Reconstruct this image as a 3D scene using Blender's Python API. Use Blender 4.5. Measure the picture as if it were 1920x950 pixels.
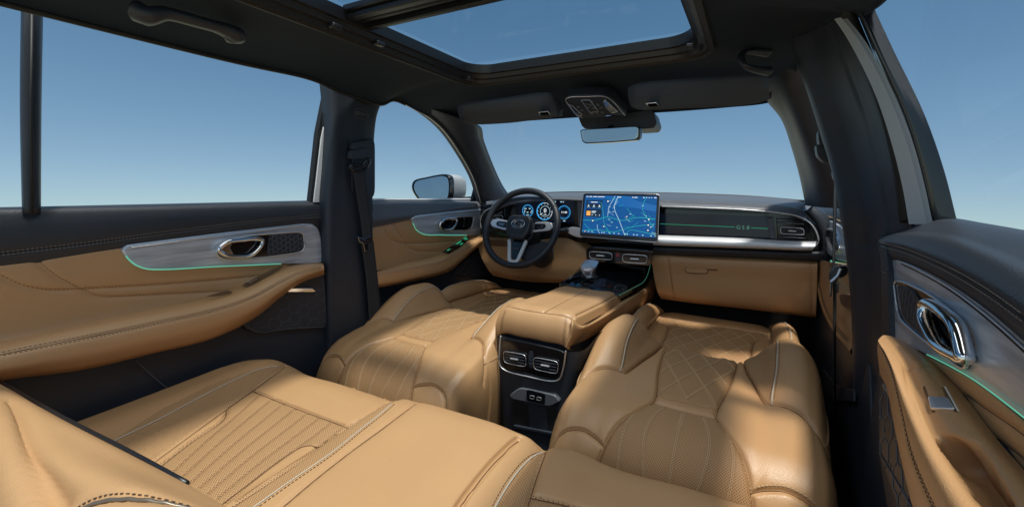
import bpy, bmesh, math, random
import numpy as np
from mathutils import Vector, Matrix
random.seed(4)
sc = bpy.context.scene
for o in list(bpy.data.objects): bpy.data.objects.remove(o)
C = sc.collection

# ------------------------------------------------------------------ camera
CAM = np.array([.5, 0., .95]); FP, CX, CY = 800., 960., 475.     # focal length in pixels of the 1920 x 950 photograph
def camrot(yaw, pitch, roll):
    fwd = np.array([-math.sin(yaw)*math.cos(pitch), math.cos(yaw)*math.cos(pitch), math.sin(pitch)])
    r = np.cross(fwd, [0, 0, 1]); r /= np.linalg.norm(r); u = np.cross(r, fwd)
    c, s = math.cos(roll), math.sin(roll)
    return np.array([c*r+s*u, -s*r+c*u, -fwd]).T
RC = camrot(*[math.radians(a) for a in (29.02, -8.72, .93)])
cd = bpy.data.cameras.new('camera'); co = bpy.data.objects.new('camera', cd); C.objects.link(co)
cd.sensor_width = 36; cd.lens = FP/1920*36; cd.clip_start = .02; cd.clip_end = 500
m4 = Matrix([[*RC[i], CAM[i]] for i in range(3)]+[[0, 0, 0, 1]]); co.matrix_world = m4
sc.camera = co
sc.render.resolution_x, sc.render.resolution_y = 1024, 506

# ------------------------------------------------------------------ light
SUN_TRAVEL = Vector((-.155, .10, -.86)).normalized()          # direction in which the sunlight travels
to_sun = -SUN_TRAVEL
el = math.asin(to_sun.z); az = math.atan2(to_sun.x, to_sun.y)
w = bpy.data.worlds.new("World"); sc.world = w; w.use_nodes = True
nt = w.node_tree; nt.nodes.clear()
wo = nt.nodes.new('ShaderNodeOutputWorld'); bg = nt.nodes.new('ShaderNodeBackground')
sky = nt.nodes.new('ShaderNodeTexSky'); sky.sky_type = 'NISHITA'; sky.sun_disc = False
sky.sun_elevation = el; sky.sun_rotation = az; sky.altitude = 300; sky.air_density = 1.0; sky.dust_density = .3; sky.ozone_density = 1.2
# the pale horizon band goes on below eye level, as the studio sky of the photograph does
tc = nt.nodes.new('ShaderNodeTexCoord'); sx = nt.nodes.new('ShaderNodeSeparateXYZ'); mx = nt.nodes.new('ShaderNodeMath')
cb = nt.nodes.new('ShaderNodeCombineXYZ'); mx.operation = 'MULTIPLY_ADD'; mx.inputs[1].default_value = .92; mx.inputs[2].default_value = .115; mx.use_clamp = True
nt.links.new(tc.outputs['Generated'], sx.inputs[0]); nt.links.new(sx.outputs['Z'], mx.inputs[0])
nt.links.new(sx.outputs['X'], cb.inputs[0]); nt.links.new(sx.outputs['Y'], cb.inputs[1]); nt.links.new(mx.outputs[0], cb.inputs[2])
nt.links.new(cb.outputs[0], sky.inputs[0]); gr = nt.nodes.new('ShaderNodeMix'); gr.data_type = 'RGBA'; gr.blend_type = 'MULTIPLY'; gr.inputs['Factor'].default_value = 1; 
tr = nt.nodes.new('ShaderNodeMapRange'); tr.inputs[1].default_value = .0; tr.inputs[2].default_value = .42; nt.links.new(sx.outputs['Z'], tr.inputs[0])
tm = nt.nodes.new('ShaderNodeMix'); tm.data_type = 'RGBA'; tm.inputs['A'].default_value = (.77, .81, .80, 1); tm.inputs['B'].default_value = (.53, .77, .75, 1)
nt.links.new(tr.outputs[0], tm.inputs['Factor']); nt.links.new(tm.outputs['Result'], gr.inputs['B'])
nt.links.new(sky.outputs[0], gr.inputs['A']); nt.links.new(gr.outputs['Result'], bg.inputs[0]); nt.links.new(bg.outputs[0], wo.inputs[0])
bg.inputs[1].default_value = .128
sl = bpy.data.lights.new('sun', 'SUN'); so = bpy.data.objects.new('sun', sl); C.objects.link(so)
sl.energy = 4.2; sl.angle = math.radians(5); sl.color = (1, .94, .84)
so.rotation_euler = SUN_TRAVEL.to_track_quat('-Z', 'Y').to_euler(); so.location = (0, 0, 5)
# added fill lamp behind and above the open tail, lifts the shaded cabin
al = bpy.data.lights.new('rear_fill', 'AREA'); ao = bpy.data.objects.new('rear_fill', al); C.objects.link(ao)
al.shape = 'RECTANGLE'; al.size = 3.0; al.size_y = 1.6; al.energy = 14; al.color = (1, .95, .88)
ao.location = (.4, -2.6, 2.35); ao.rotation_euler = (Vector((0, 1.1, .5))-Vector(ao.location)).to_track_quat('-Z', 'Y').to_euler()
al2 = bpy.data.lights.new('overhead_fill', 'AREA'); ao2 = bpy.data.objects.new('overhead_fill', al2); C.objects.link(ao2)  # unseen fill lamp added over the roof for soft light from above
al2.shape = 'RECTANGLE'; al2.size = 3.4; al2.size_y = 2.6; al2.energy = 70; al2.color = (1, .95, .88); ao2.location = (.5, .2, 3.1)
sc.view_settings.view_transform = 'Standard'; sc.view_settings.look = 'None'
sc.view_settings.exposure = 0.0; sc.view_settings.gamma = 1
sc.render.engine = 'CYCLES'
sc.cycles.max_bounces = 10; sc.cycles.diffuse_bounces = 6; sc.cycles.transparent_max_bounces = 12

# ------------------------------------------------------------------ materials
def srgb(*c): return tuple(((v/255)/12.92 if v/255 <= .04045 else ((v/255+.055)/1.055)**2.4) for v in c)
M = {}
def mat(name, col, rough=.5, metal=0, emit=None, es=0, coat=0, spec=.5, bump=None, var=None, perf=None, streak=None, scratch=None):
    m = bpy.data.materials.new(name); m.use_nodes = True; n = m.node_tree; L = n.links
    b = n.nodes['Principled BSDF']
    b.inputs['Base Color'].default_value = (*col, 1); b.inputs['Roughness'].default_value = rough
    b.inputs['Metallic'].default_value = metal; b.inputs['Coat Weight'].default_value = coat
    b.inputs['Specular IOR Level'].default_value = spec; b.inputs['Coat Roughness'].default_value = .08
    if emit: b.inputs['Emission Color'].default_value = (*emit, 1); b.inputs['Emission Strength'].default_value = es
    t = n.nodes.new('ShaderNodeTexCoord')
    colsock = None
    def mixc(fac, a, c2):
        k = n.nodes.new('ShaderNodeMix'); k.data_type = 'RGBA'
        L.new(fac, k.inputs['Factor'])
        if hasattr(a, 'is_linked'): L.new(a, k.inputs['A'])
        else: k.inputs['A'].default_value = (*a, 1)
        k.inputs['B'].default_value = (*c2, 1); return k.outputs['Result']
    h = None
    if var:
        nz = n.nodes.new('ShaderNodeTexNoise'); nz.inputs['Scale'].default_value = var[0]; nz.inputs['Detail'].default_value = 4
        L.new(t.outputs['Object'], nz.inputs['Vector'])
        colsock = mixc(nz.outputs[0], tuple(c*(1-var[1]) for c in col), tuple(min(1, c*(1+var[1])) for c in col))
        mr = n.nodes.new('ShaderNodeMapRange'); mr.inputs['To Min'].default_value = rough-.06; mr.inputs['To Max'].default_value = rough+.08
        L.new(nz.outputs[0], mr.inputs[0]); L.new(mr.outputs[0], b.inputs['Roughness'])
    if streak:
        mp = n.nodes.new('ShaderNodeMapping'); mp.inputs['Scale'].default_value = streak[0]
        nz = n.nodes.new('ShaderNodeTexNoise'); nz.inputs['Scale'].default_value = 1; nz.inputs['Detail'].default_value = 6; nz.inputs['Roughness'].default_value = .6
        L.new(t.outputs['Object'], mp.inputs[0]); L.new(mp.outputs[0], nz.inputs['Vector'])
        mr = n.nodes.new('ShaderNodeMapRange'); mr.inputs[1].default_value = .3; mr.inputs[2].default_value = .7
        L.new(nz.outputs[0], mr.inputs[0]); colsock = mixc(mr.outputs[0], streak[1], streak[2])
        mr2 = n.nodes.new('ShaderNodeMapRange'); mr2.inputs['To Min'].default_value = rough-.08; mr2.inputs['To Max'].default_value = rough+.1
        L.new(nz.outputs[0], mr2.inputs[0]); L.new(mr2.outputs[0], b.inputs['Roughness'])
    if bump:
        nz = n.nodes.new('ShaderNodeTexVoronoi' if bump[0] == 'v' else 'ShaderNodeTexNoise'); nz.inputs['Scale'].default_value = bump[1]
        L.new(t.outputs['Object'], nz.inputs['Vector'])
        bp = n.nodes.new('ShaderNodeBump'); bp.inputs['Strength'].default_value = bump[2]; bp.inputs['Distance'].default_value = bump[3]
        L.new(nz.outputs[0], bp.inputs['Height']); L.new(bp.outputs[0], b.inputs['Normal']); h = bp
    if perf:
        mp = n.nodes.new('ShaderNodeMapping'); mp.inputs['Rotation'].default_value = (0, 0, math.radians(45)); mp.inputs['Scale'].default_value = (1/perf[0],)*3
        vo = n.nodes.new('ShaderNodeTexVoronoi'); vo.inputs['Scale'].default_value = 1; vo.inputs['Randomness'].default_value = 0; vo.voronoi_dimensions = '2D'
        L.new(t.outputs['UV'], mp.inputs[0]); L.new(mp.outputs[0], vo.inputs['Vector'])
        mr = n.nodes.new('ShaderNodeMapRange'); mr.inputs[1].default_value = .18; mr.inputs[2].default_value = .30; mr.inputs['To Min'].default_value = 1; mr.inputs['To Max'].default_value = 0
        L.new(vo.outputs[0], mr.inputs[0])
        colsock = mixc(mr.outputs[0], colsock if colsock else col, perf[1])
        bp = n.nodes.new('ShaderNodeBump'); bp.inputs['Strength'].default_value = .6; bp.inputs['Distance'].default_value = .0008; bp.invert = True
        L.new(mr.outputs[0], bp.inputs['Height'])
        if h: L.new(h.outputs[0], bp.inputs['Normal'])
        L.new(bp.outputs[0], b.inputs['Normal'])
    if colsock: L.new(colsock, b.inputs['Base Color'])
    M[name] = m; return m
TAN = (.475, .272, .128)
mat('leather', TAN, .37, bump=('v', 520, .38, .0007), var=(7, .07), spec=.45)
mat('leather_perf', (.44, .25, .115), .55, perf=(.0036, (.10, .055, .028)), var=(9, .06), spec=.35)
mat('seam', (.16, .08, .035), .8)
mat('thread', (.62, .45, .27), .6)
mat('thread_grey', (.22, .22, .215), .6)
mat('silver_trim', (.70, .72, .76), .48, metal=.45)
mat('slot_brown', (.15, .09, .045), .5)
mat('mirror_paint', (.40, .43, .46), .3, coat=.3)
mat('mint_faint', (.2, .35, .28), .4, emit=(.12, .5, .32), es=.3)
mat('thread_dark', (.10, .055, .03), .7)
mat('thread_pale', (.75, .70, .62), .5)
mat('piping', (.56, .50, .41), .4)
mat('black_leather', (.024, .029, .038), .42, bump=('v', 600, .5, .0008), var=(6, .15))
mat('black_plastic', (.022, .028, .040), .45, bump=('v', 900, .3, .0005), var=(5, .15))
mat('fabric', (.012, .021, .036), .9, bump=('n', 900, .4, .0008), var=(4, .12), spec=.3)
mat('visor_fabric', (.058, .070, .090), .85, bump=('n', 900, .4, .0008), var=(4, .08), spec=.3)
mat('gloss_black', (.006, .007, .009), .12, coat=.5)
mat('satin_black', (.009, .010, .013), .38)
mat('piping_dark', (.16, .13, .10), .35, metal=.4)
mat('carpet', (.010, .011, .013), .95, bump=('n', 700, .8, .003), var=(20, .3))
mat('rubber', (.008, .009, .010), .6)
mat('inlay', (.3, .3, .3), .30, metal=.42, streak=((5, 5, 60), (.36, .41, .48), (.76, .82, .90)))
mat('satin_metal', (.72, .73, .76), .36, metal=.85, var=(12, .05))
mat('chrome', (.80, .80, .80), .10, metal=1)
mat('dark_chrome', (.30, .31, .34), .18, metal=1)
mat('mint_light', (.1, .4, .25), .4, emit=(.20, .80, .55), es=.48)
mat('mint_dim', (.0, .1, .06), .4, emit=(.05, .6, .3), es=.48)
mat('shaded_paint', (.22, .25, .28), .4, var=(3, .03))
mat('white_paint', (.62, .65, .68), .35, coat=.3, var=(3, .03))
mat('webbing', (.022, .024, .028), .75, bump=('n', 1200, .5, .0008), var=(30, .25))
mat('hex_line', (.10, .105, .115), .5)
mat('dash_grey', (.10, .11, .13), .38, bump=('v', 700, .3, .0006), var=(5, .1))
mat('screen_base', (.005, .01, .02), .25, spec=.1, emit=(.008, .075, .24), es=1.25)
mat('screen_deep', (.0, .02, .05), .2, emit=(.008, .12, .38), es=1.0)
mat('screen_road', (.0, .1, .1), .2, emit=(.03, .42, .40), es=.9)
mat('screen_road_pale', (.1, .1, .1), .2, emit=(.5, .75, .85), es=.9)
mat('screen_white', (.2, .2, .2), .2, emit=(.85, .92, 1), es=1.0)
mat('screen_card', (.01, .015, .02), .2, emit=(.008, .022, .055), es=1)
mat('screen_orange', (.3, .1, .02), .2, emit=(.9, .42, .10), es=1)
mat('screen_cyan', (.0, .1, .2), .2, emit=(.06, .42, .85), es=1)
mat('screen_black', (.004, .005, .008), .15, emit=(.002, .004, .010), es=1)
mat('red_light', (.3, .01, .01), .3, emit=(.7, .03, .02), es=.6)
mat('mirror_glass', (.27, .35, .44), .02, metal=1)
def glass(name, tint=(1, 1, 1), refl=.5):
    m = bpy.data.materials.new(name); m.use_nodes = True; n = m.node_tree; n.nodes.clear(); L = n.links
    o = n.nodes.new('ShaderNodeOutputMaterial'); t = n.nodes.new('ShaderNodeBsdfTransparent'); g = n.nodes.new('ShaderNodeBsdfGlossy')
    t.inputs[0].default_value = (*tint, 1); g.inputs['Roughness'].default_value = .01
    f = n.nodes.new('ShaderNodeFresnel'); f.inputs[0].default_value = 1.3; k = n.nodes.new('ShaderNodeMath'); k.operation = 'MULTIPLY'; k.inputs[1].default_value = refl
    mix = n.nodes.new('ShaderNodeMixShader'); L.new(f.outputs[0], k.inputs[0]); L.new(k.outputs[0], mix.inputs[0])
    L.new(t.outputs[0], mix.inputs[1]); L.new(g.outputs[0], mix.inputs[2]); L.new(mix.outputs[0], o.inputs[0]); M[name] = m
glass('clear_glass', (.97, .985, .99), .03); glass('roof_glass', (.90, .94, .96), .03)

# ------------------------------------------------------------------ geometry helpers
def P(px, py, **k):
    """world point on the sight line of a photograph pixel, at a given X, Y or Z"""
    d = RC @ np.array([px-CX, -(py-CY), -FP]); ax = 'XYZ'.index(list(k)[0]); v = list(k.values())[0]
    return CAM+d*(v-CAM[ax])/d[ax]
def K(ax, val, *pts):
    """curve of photograph pixels lying in the plane ax = val; a third number overrides val"""
    return np.array([P(p[0], p[1], **{ax: (p[2] if len(p) > 2 else val)}) for p in pts])
def proj(V):
    c = (np.asarray(V)-CAM) @ RC; z = -c[..., 2]
    return np.stack([CX+FP*c[..., 0]/z, CY-FP*c[..., 1]/z], -1), z
def herm(xk, Y, x):
    """cubic through nodes xk with values Y[k,...]"""
    xk = np.asarray(xk, float); Y = np.asarray(Y, float); x = np.clip(np.asarray(x, float), min(xk[0], xk[-1]), max(xk[0], xk[-1]))
    if xk[0] > xk[-1]: xk = xk[::-1]; Y = Y[::-1]
    n = len(xk)
    if n == 1: return np.repeat(Y, len(x), 0)
    sl_ = (Y[1:]-Y[:-1])/(xk[1:]-xk[:-1]).reshape((-1,)+(1,)*(Y.ndim-1))
    T = np.zeros_like(Y)
    T[0] = sl_[0]; T[-1] = sl_[-1]
    if n > 2:
        h = (xk[1:]-xk[:-1]).reshape((-1,)+(1,)*(Y.ndim-1)); T[1:-1] = (sl_[:-1]*h[1:]+sl_[1:]*h[:-1])/(h[1:]+h[:-1])
    i = np.clip(np.searchsorted(xk, x)-1, 0, n-2); hh = (xk[i+1]-xk[i]); t = (x-xk[i])/hh
    sh = (-1,)+(1,)*(Y.ndim-1); t = t.reshape(sh); hh = hh.reshape(sh)
    return (2*t**3-3*t**2+1)*Y[i]+(t**3-2*t**2+t)*hh*T[i]+(-2*t**3+3*t**2)*Y[i+1]+(t**3-t**2)*hh*T[i+1]
def cr(pts, n, closed=False):
    p = np.asarray(pts, float)
    if closed: p = np.vstack([p[-2:], p, p[:3]])
    d = np.sqrt(np.linalg.norm(np.diff(p, axis=0), axis=1)+1e-9); s = np.concatenate([[0], np.cumsum(d)])
    if closed:
        return herm(s, p, np.linspace(s[2], s[-3], n, endpoint=False))
    dense = herm(s, p, np.linspace(0, s[-1], max(200, n*3)))
    L = np.concatenate([[0], np.cumsum(np.linalg.norm(np.diff(dense, axis=0), axis=1))])
    x = np.linspace(0, L[-1], n)
    return np.stack([np.interp(x, L, dense[:, i]) for i in range(dense.shape[1])], 1)
def smooth_poly(pts, r=.3, k=5):
    """rounded corners: each corner replaced by a small quadratic arc"""
    p = np.asarray(pts, float); out = []
    for i in range(len(p)):
        a, b, c = p[i-1], p[i], p[(i+1) % len(p)]
        s, e = b+(a-b)*r, b+(c-b)*r
        for t in np.linspace(0, 1, k): out.append((1-t)**2*s+2*t*(1-t)*b+t*t*e)
    return np.array(out)
def link(name, V, F, m, parent=None, smooth=True, sharp=35, uv=None, auto=True):
    me = bpy.data.meshes.new(name)
    off = np.array(parent['_loc']) if parent is not None and '_loc' in parent else np.zeros(3)
    if parent is not None and parent.parent is not None: off = np.array(parent['_loc'])
    V = np.asarray(V, float)-off
    me.from_pydata([tuple(v) for v in V], [], [tuple(int(i) for i in f) for f in F]); me.update()
    me.materials.append(M[m] if isinstance(m, str) else m)
    if smooth:
        me.polygons.foreach_set('use_smooth', [True]*len(me.polygons))
        if auto: me.set_sharp_from_angle(angle=math.radians(sharp))
    if uv is not None:
        l = me.uv_layers.new(name='UVMap'); idx = np.zeros(len(me.loops), int); me.loops.foreach_get('vertex_index', idx)
        l.data.foreach_set('uv', np.asarray(uv)[idx].ravel())
    o = bpy.data.objects.new(name, me); C.objects.link(o)
    o['_loc'] = [float(v) for v in off]
    if parent is not None: o.parent = parent
    return o
def thing(name, label, cat, loc=(0, 0, 0), group=None):
    o = bpy.data.objects.new(name, None); C.objects.link(o); o.location = loc; o.empty_display_size = .05
    o['label'] = label; o['category'] = cat; o['_loc'] = [float(v) for v in loc]
    if group: o['group'] = group
    return o
class MB:
    def __init__(s): s.V = []; s.F = []
    def add(s, V, F):
        b = len(s.V); s.V += [tuple(v) for v in V]; s.F += [tuple(i+b for i in f) for f in F]; return s
    def box(s, c, sz, R=None):
        c = np.array(c); h = np.array(sz)/2; v = np.array([[x, y, z] for x in (-1, 1) for y in (-1, 1) for z in (-1, 1)])*h
        if R is not None: v = v @ np.array(R)
        return s.add(v+c, [(0, 1, 3, 2), (4, 6, 7, 5), (0, 4, 5, 1), (2, 3, 7, 6), (0, 2, 6, 4), (1, 5, 7, 3)])
    def tube(s, c, r, n=8, closed=False, r2=None, up=(0, 0, 1), cap=True):
        c = np.asarray(c, float); N = len(c); r2 = r if r2 is None else r2
        T = np.gradient(c, axis=0) if not closed else np.roll(c, -1, 0)-np.roll(c, 1, 0)
        T /= np.linalg.norm(T, axis=1)[:, None]+1e-12
        up = np.asarray(up, float); A = np.cross(T, up if up.ndim == 2 else np.tile(up, (N, 1)))
        bad = np.linalg.norm(A, axis=1) < 1e-3; A[bad] = np.cross(T[bad], [1, .3, 0]); A /= np.linalg.norm(A, axis=1)[:, None]; B = np.cross(A, T)
        th = np.linspace(0, 2*math.pi, n, endpoint=False)
        rr = np.broadcast_to(np.asarray(r, float), (N,)); rb = np.broadcast_to(np.asarray(r2, float), (N,))
        V = (c[:, None]+A[:, None]*(np.cos(th)[None, :, None]*rr[:, None, None])+B[:, None]*(np.sin(th)[None, :, None]*rb[:, None, None])).reshape(-1, 3)
        F = []
        for i in range(N if closed else N-1):
            for j in range(n): a = i*n+j; b = i*n+(j+1) % n; k = (i+1) % N*n; F.append((a, b, k+(j+1) % n, k+j))
        if not closed and cap: F += [tuple(range(n))[::-1], tuple(range((N-1)*n, N*n))]
        return s.add(V, F)
    def prism(s, pts, d):
        p = np.asarray(pts, float); n = len(p); d = np.asarray(d, float)
        return s.add(np.vstack([p, p+d]), [tuple(range(n)), tuple(range(n, 2*n))[::-1]]+[(i, i+n, (i+1) % n+n, (i+1) % n) for i in range(n)])
    def strip(s, c, wv, d=None):
        c = np.asarray(c, float); wv = np.asarray(wv, float); n = len(c)
        return s.add(np.vstack([c-wv/2, c+wv/2]), [(i, i+1, n+i+1, n+i) for i in range(n-1)])
    def build(s, name, m, parent=None, bevel=0, **k):
        o = link(name, np.array(s.V), s.F, m, parent, **k)
        if bevel:
            b = o.modifiers.new('bevel', 'BEVEL'); b.width = bevel; b.segments = 3; b.limit_method = 'ANGLE'; b.angle_limit = math.radians(40)
        return o
def tube(name, c, r, m, parent, closed=False, n=8, **k): return MB().tube(c, r, n=n, closed=closed, **k).build(name, m, parent, auto=False)
def plate(name, pts, d, m, parent, bevel=.002, rnd=None, **k):
    p = smooth_poly(pts, rnd) if rnd else np.asarray(pts)
    b = MB().prism(p, d).build(name, m, parent, bevel=bevel, **k)
    bm = bmesh.new(); bm.from_mesh(b.data); bmesh.ops.recalc_face_normals(bm, faces=bm.faces); bm.to_mesh(b.data); bm.free()
    return b
def inpoly(X, Y, poly):
    X = np.asarray(X); r = np.zeros(X.shape, bool); p = np.asarray(poly); j = len(p)-1
    for i in range(len(p)):
        xi, yi, xj, yj = p[i][0], p[i][1], p[j][0], p[j][1]
        c = ((yi > Y) != (yj > Y)) & (X < (xj-xi)*(Y-yi)/(yj-yi+1e-15)+xi); r ^= c; j = i
    return r
def segdist(V, p):
    lo, hi = p.min(0)-.06, p.max(0)+.06; m = ((V > lo) & (V < hi)).all(-1); W = V[m]; d = np.full(len(W), 9.)
    for k in range(len(p)-1):
        a, b = p[k], p[k+1]-p[k]; t = np.clip(((W-a)@b)/(b@b+1e-14), 0, 1); d = np.minimum(d, ((W-a-t[:, None]*b)**2).sum(-1))
    D = np.full(V.shape[:2], 9.); D[m] = d; return D
class Surf:
    def __init__(s, V, A, B):
        s.V = V; s.A = A; s.B = B; s.norm(); s.base = V.copy()
        if (s.N*(CAM-s.V)).sum(-1).mean() < 0: s.flip = True; s.N = -s.N
        else: s.flip = False
        s.D = None
    def norm(s):
        du = np.gradient(s.V, axis=1); dv = np.gradient(s.V, axis=0); n = np.cross(du, dv); s.N = n/(np.linalg.norm(n, axis=-1)[..., None]+1e-12)
        if getattr(s, 'flip', False): s.N = -s.N
    def idx(s, a, b):
        A, B = s.A, s.B
        ia = np.interp(a, A, np.arange(len(A))) if A[0] < A[-1] else np.interp(a, A[::-1], np.arange(len(A))[::-1])
        ib = np.interp(b, B, np.arange(len(B))) if B[0] < B[-1] else np.interp(b, B[::-1], np.arange(len(B))[::-1])
        return ia, ib
    def samp(s, ia, ib, G):
        ia = np.clip(ia, 0, G.shape[1]-1.001); ib = np.clip(ib, 0, G.shape[0]-1.001); i = ia.astype(int); j = ib.astype(int); u = (ia-i)[:, None]; v = (ib-j)[:, None]
        return G[j, i]*(1-u)*(1-v)+G[j, i+1]*u*(1-v)+G[j+1, i]*(1-u)*v+G[j+1, i+1]*u*v
    def pxidx(s, pts, n=60):
        p = cr(np.array([q[:2] for q in pts], float), n) if len(pts) > 2 else np.linspace(pts[0][:2], pts[1][:2], n)
        q, z = proj(s.V); face = (s.N*(CAM-s.V)).sum(-1) > -.02
        ia, ib = [], []
        for a in p:
            d = ((q-a)**2).sum(-1)+(~face)*1e6+z*1.0; k = np.unravel_index(np.argmin(d), d.shape); j, i = k
            i0 = min(max(i, 1), q.shape[1]-2); j0 = min(max(j, 1), q.shape[0]-2)
            J = np.array([(q[j0, i0+1]-q[j0, i0-1])/2, (q[j0+1, i0]-q[j0-1, i0])/2]).T
            try: st = np.linalg.solve(J, a-q[j, i])
            except Exception: st = np.zeros(2)
            st = np.clip(st, -1, 1); ia.append(i+st[0]); ib.append(j+st[1])
        ia, ib = np.array(ia, float), np.array(ib, float)
        for _ in range(6):
            q0 = s.samp(ia, ib, q); qa = s.samp(ia+.5, ib, q)-s.samp(ia-.5, ib, q); qb = s.samp(ia, ib+.5, q)-s.samp(ia, ib-.5, q)
            e = p-q0; det = qa[:, 0]*qb[:, 1]-qa[:, 1]*qb[:, 0]; det = np.where(np.abs(det) < 1e-3, 1e9, det)
            da = (e[:, 0]*qb[:, 1]-e[:, 1]*qb[:, 0])/det; db = (qa[:, 0]*e[:, 1]-qa[:, 1]*e[:, 0])/det
            ia = np.clip(ia+np.clip(da, -1.5, 1.5)*.8, 0, q.shape[1]-1.01); ib = np.clip(ib+np.clip(db, -1.5, 1.5)*.8, 0, q.shape[0]-1.01)
        k = np.array([1, 3, 5, 3, 1.])/13
        for _ in range(2):
            for g in (ia, ib):
                if len(g) >= 12: gp = np.concatenate([2*g[0]-g[2:0:-1], g, 2*g[-1]-g[-2:-4:-1]]); g[:] = np.convolve(gp, k, 'valid')
        return ia, ib
    def line(s, ia, ib, lift=.0004, off=0):
        p = s.samp(ia, ib, s.V); n = s.samp(ia, ib, s.N); n /= np.linalg.norm(n, axis=1)[:, None]
        if off:
            t = np.gradient(p, axis=0); t /= np.linalg.norm(t, axis=1)[:, None]+1e-9; w_ = np.cross(n, t)*off
            for _ in range(2):
                a_ = s.samp(ia+.5, ib, s.V)-s.samp(ia-.5, ib, s.V); b_ = s.samp(ia, ib+.5, s.V)-s.samp(ia, ib-.5, s.V)
                aa, bb, ab = (a_*a_).sum(1)+1e-14, (b_*b_).sum(1)+1e-14, (a_*b_).sum(1); e = (p+w_)-s.samp(ia, ib, s.V) if _ else w_
                ea, eb = (e*a_).sum(1), (e*b_).sum(1); det = aa*bb-ab*ab+1e-20
                ia = ia+(ea*bb-eb*ab)/det; ib = ib+(eb*aa-ea*ab)/det
            p = s.samp(ia, ib, s.V); n = s.samp(ia, ib, s.N); n /= np.linalg.norm(n, axis=1)[:, None]
        if len(p) >= 25:
            k = np.ones(5)/5
            p = np.stack([np.convolve(np.concatenate([2*p[0, j]-p[2:0:-1, j], p[:, j], 2*p[-1, j]-p[-2:-4:-1, j]]), k, 'valid') for j in range(3)], 1)
        return p+n*lift, n
    def groove(s, lines, depth=.004, r=.005, soft=.003, rs=.02):
        """lines: list of (ia, ib); sinks the surface along them and lets it swell between them"""
        D = np.full(s.V.shape[:2], 9.)
        for ia, ib in lines:
            p = s.samp(ia, ib, s.V)
            D = np.minimum(D, segdist(s.V, p))
        D = np.sqrt(D); s.D = D if s.D is None else np.minimum(s.D, D)
        s.V = s.V-s.N*(depth*np.exp(-(D/r)**2)+soft*np.exp(-D/rs))[..., None]; s.norm()
    def disp(s, H): s.V = s.V+s.N*H[..., None]; s.norm()
    def build(s, name, m, parent, mask=None, uv=None, thick=0):
        nv, nu = s.V.shape[:2]; J, I = np.meshgrid(np.arange(nv-1), np.arange(nu-1), indexing='ij')
        if mask is not None: J = J[mask]; I = I[mask]
        J = J.ravel(); I = I.ravel(); a = J*nu+I; F = np.stack([a, a+1, a+nu+1, a+nu], 1)
        if s.flip: F = F[:, ::-1]
        used = np.unique(F); mp = np.zeros(nv*nu, int); mp[used] = np.arange(len(used))
        Aq, Bq = np.meshgrid(s.A, s.B); U = np.stack([Aq.ravel(), Bq.ravel()], 1) if uv is None else uv.reshape(-1, 2)
        o = link(name, s.V.reshape(-1, 3)[used], mp[F], m, parent, auto=False, uv=U[used])
        if thick:
            sd = o.modifiers.new('solid', 'SOLIDIFY'); sd.thickness = thick; sd.offset = -1
        return o
    def fmask(s, poly):
        """face mask for a polygon in (A, B) parameters"""
        a = (s.A[1:]+s.A[:-1])/2; b = (s.B[1:]+s.B[:-1])/2; X, Y = np.meshgrid(a, b); return inpoly(X, Y, poly)
    def pxmask(s, pts):
        q, z = proj(s.V); c = (q[1:, 1:]+q[:-1, :-1]+q[1:, :-1]+q[:-1, 1:])/4; return inpoly(c[..., 0], c[..., 1], pts)
def loft(curves, nu=80, nv=30, t=None):
    Cv = np.array([cr(c, nu) for c in curves]); n = len(curves)
    if t is None:
        d = [0]
        for i in range(1, n): d.append(d[-1]+np.linalg.norm(Cv[i]-Cv[i-1], axis=1).mean()+1e-6)
        t = d
    B = np.linspace(t[0], t[-1], nv); V = herm(t, Cv, B); L = np.linalg.norm(np.diff(Cv[0], axis=0), axis=1).sum()
    return Surf(V, np.linspace(0, L, nu), B)
def dashes(mb, p, n, ln=.0032, gap=.0022, wd=.0009, off=0):
    """stitch dashes along the polyline p with surface normals n"""
    d = np.linalg.norm(np.diff(p, axis=0), axis=1); L = np.concatenate([[0], np.cumsum(d)]); k = int(L[-1]/(ln+gap))
    for i in range(k):
        a, b = i*(ln+gap), i*(ln+gap)+ln
        A_, B_, N_ = [np.array([np.interp(x, L, q[:, j]) for j in range(3)]) for x, q in ((a, p), (b, p), (a, n))]
        t = B_-A_; l = np.linalg.norm(t); t /= l+1e-9; N_ /= np.linalg.norm(N_); sd = np.cross(N_, t)
        c = (A_+B_)/2+sd*off+N_*wd*.2; e = .5*l
        mb.add([c+t*e*x+sd*wd/2*y+N_*wd/2*z for x in (-1, 1) for y in (-1, 1) for z in (-1, 1)], [(0, 1, 3, 2), (4, 6, 7, 5), (0, 4, 5, 1), (2, 3, 7, 6), (0, 2, 6, 4), (1, 5, 7, 3)])
def stitch(parent, s, lines, offs=(.003,), m='thread', name='stitching', **k):
    for ia, ib in lines:
        for o in offs:
            mb = MB(); p, n = s.line(ia, ib, .0004, o); dashes(mb, p, n, **k); mb.build(name, m, parent, smooth=False)
def seams(parent, s, lines, r=.0009, m='seam', lift=.0006, name='seam'):
    for ia, ib in lines:
        mb = MB(); p, n = s.line(ia, ib, lift); mb.tube(p, r, n=6, up=n); mb.build(name, m, parent, auto=False)
def sideof(o, **k):
    for a, b in k.items(): o[a] = b
    return o

# ================================================================== STRUCTURE
def structure(name, mb, m):
    o = mb.build(name, m, None, smooth=False); o['kind'] = 'structure'; return o
structure('floor', MB().box((0, .8, -.02), (1.62, 2.9, .04)), 'carpet')

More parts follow.
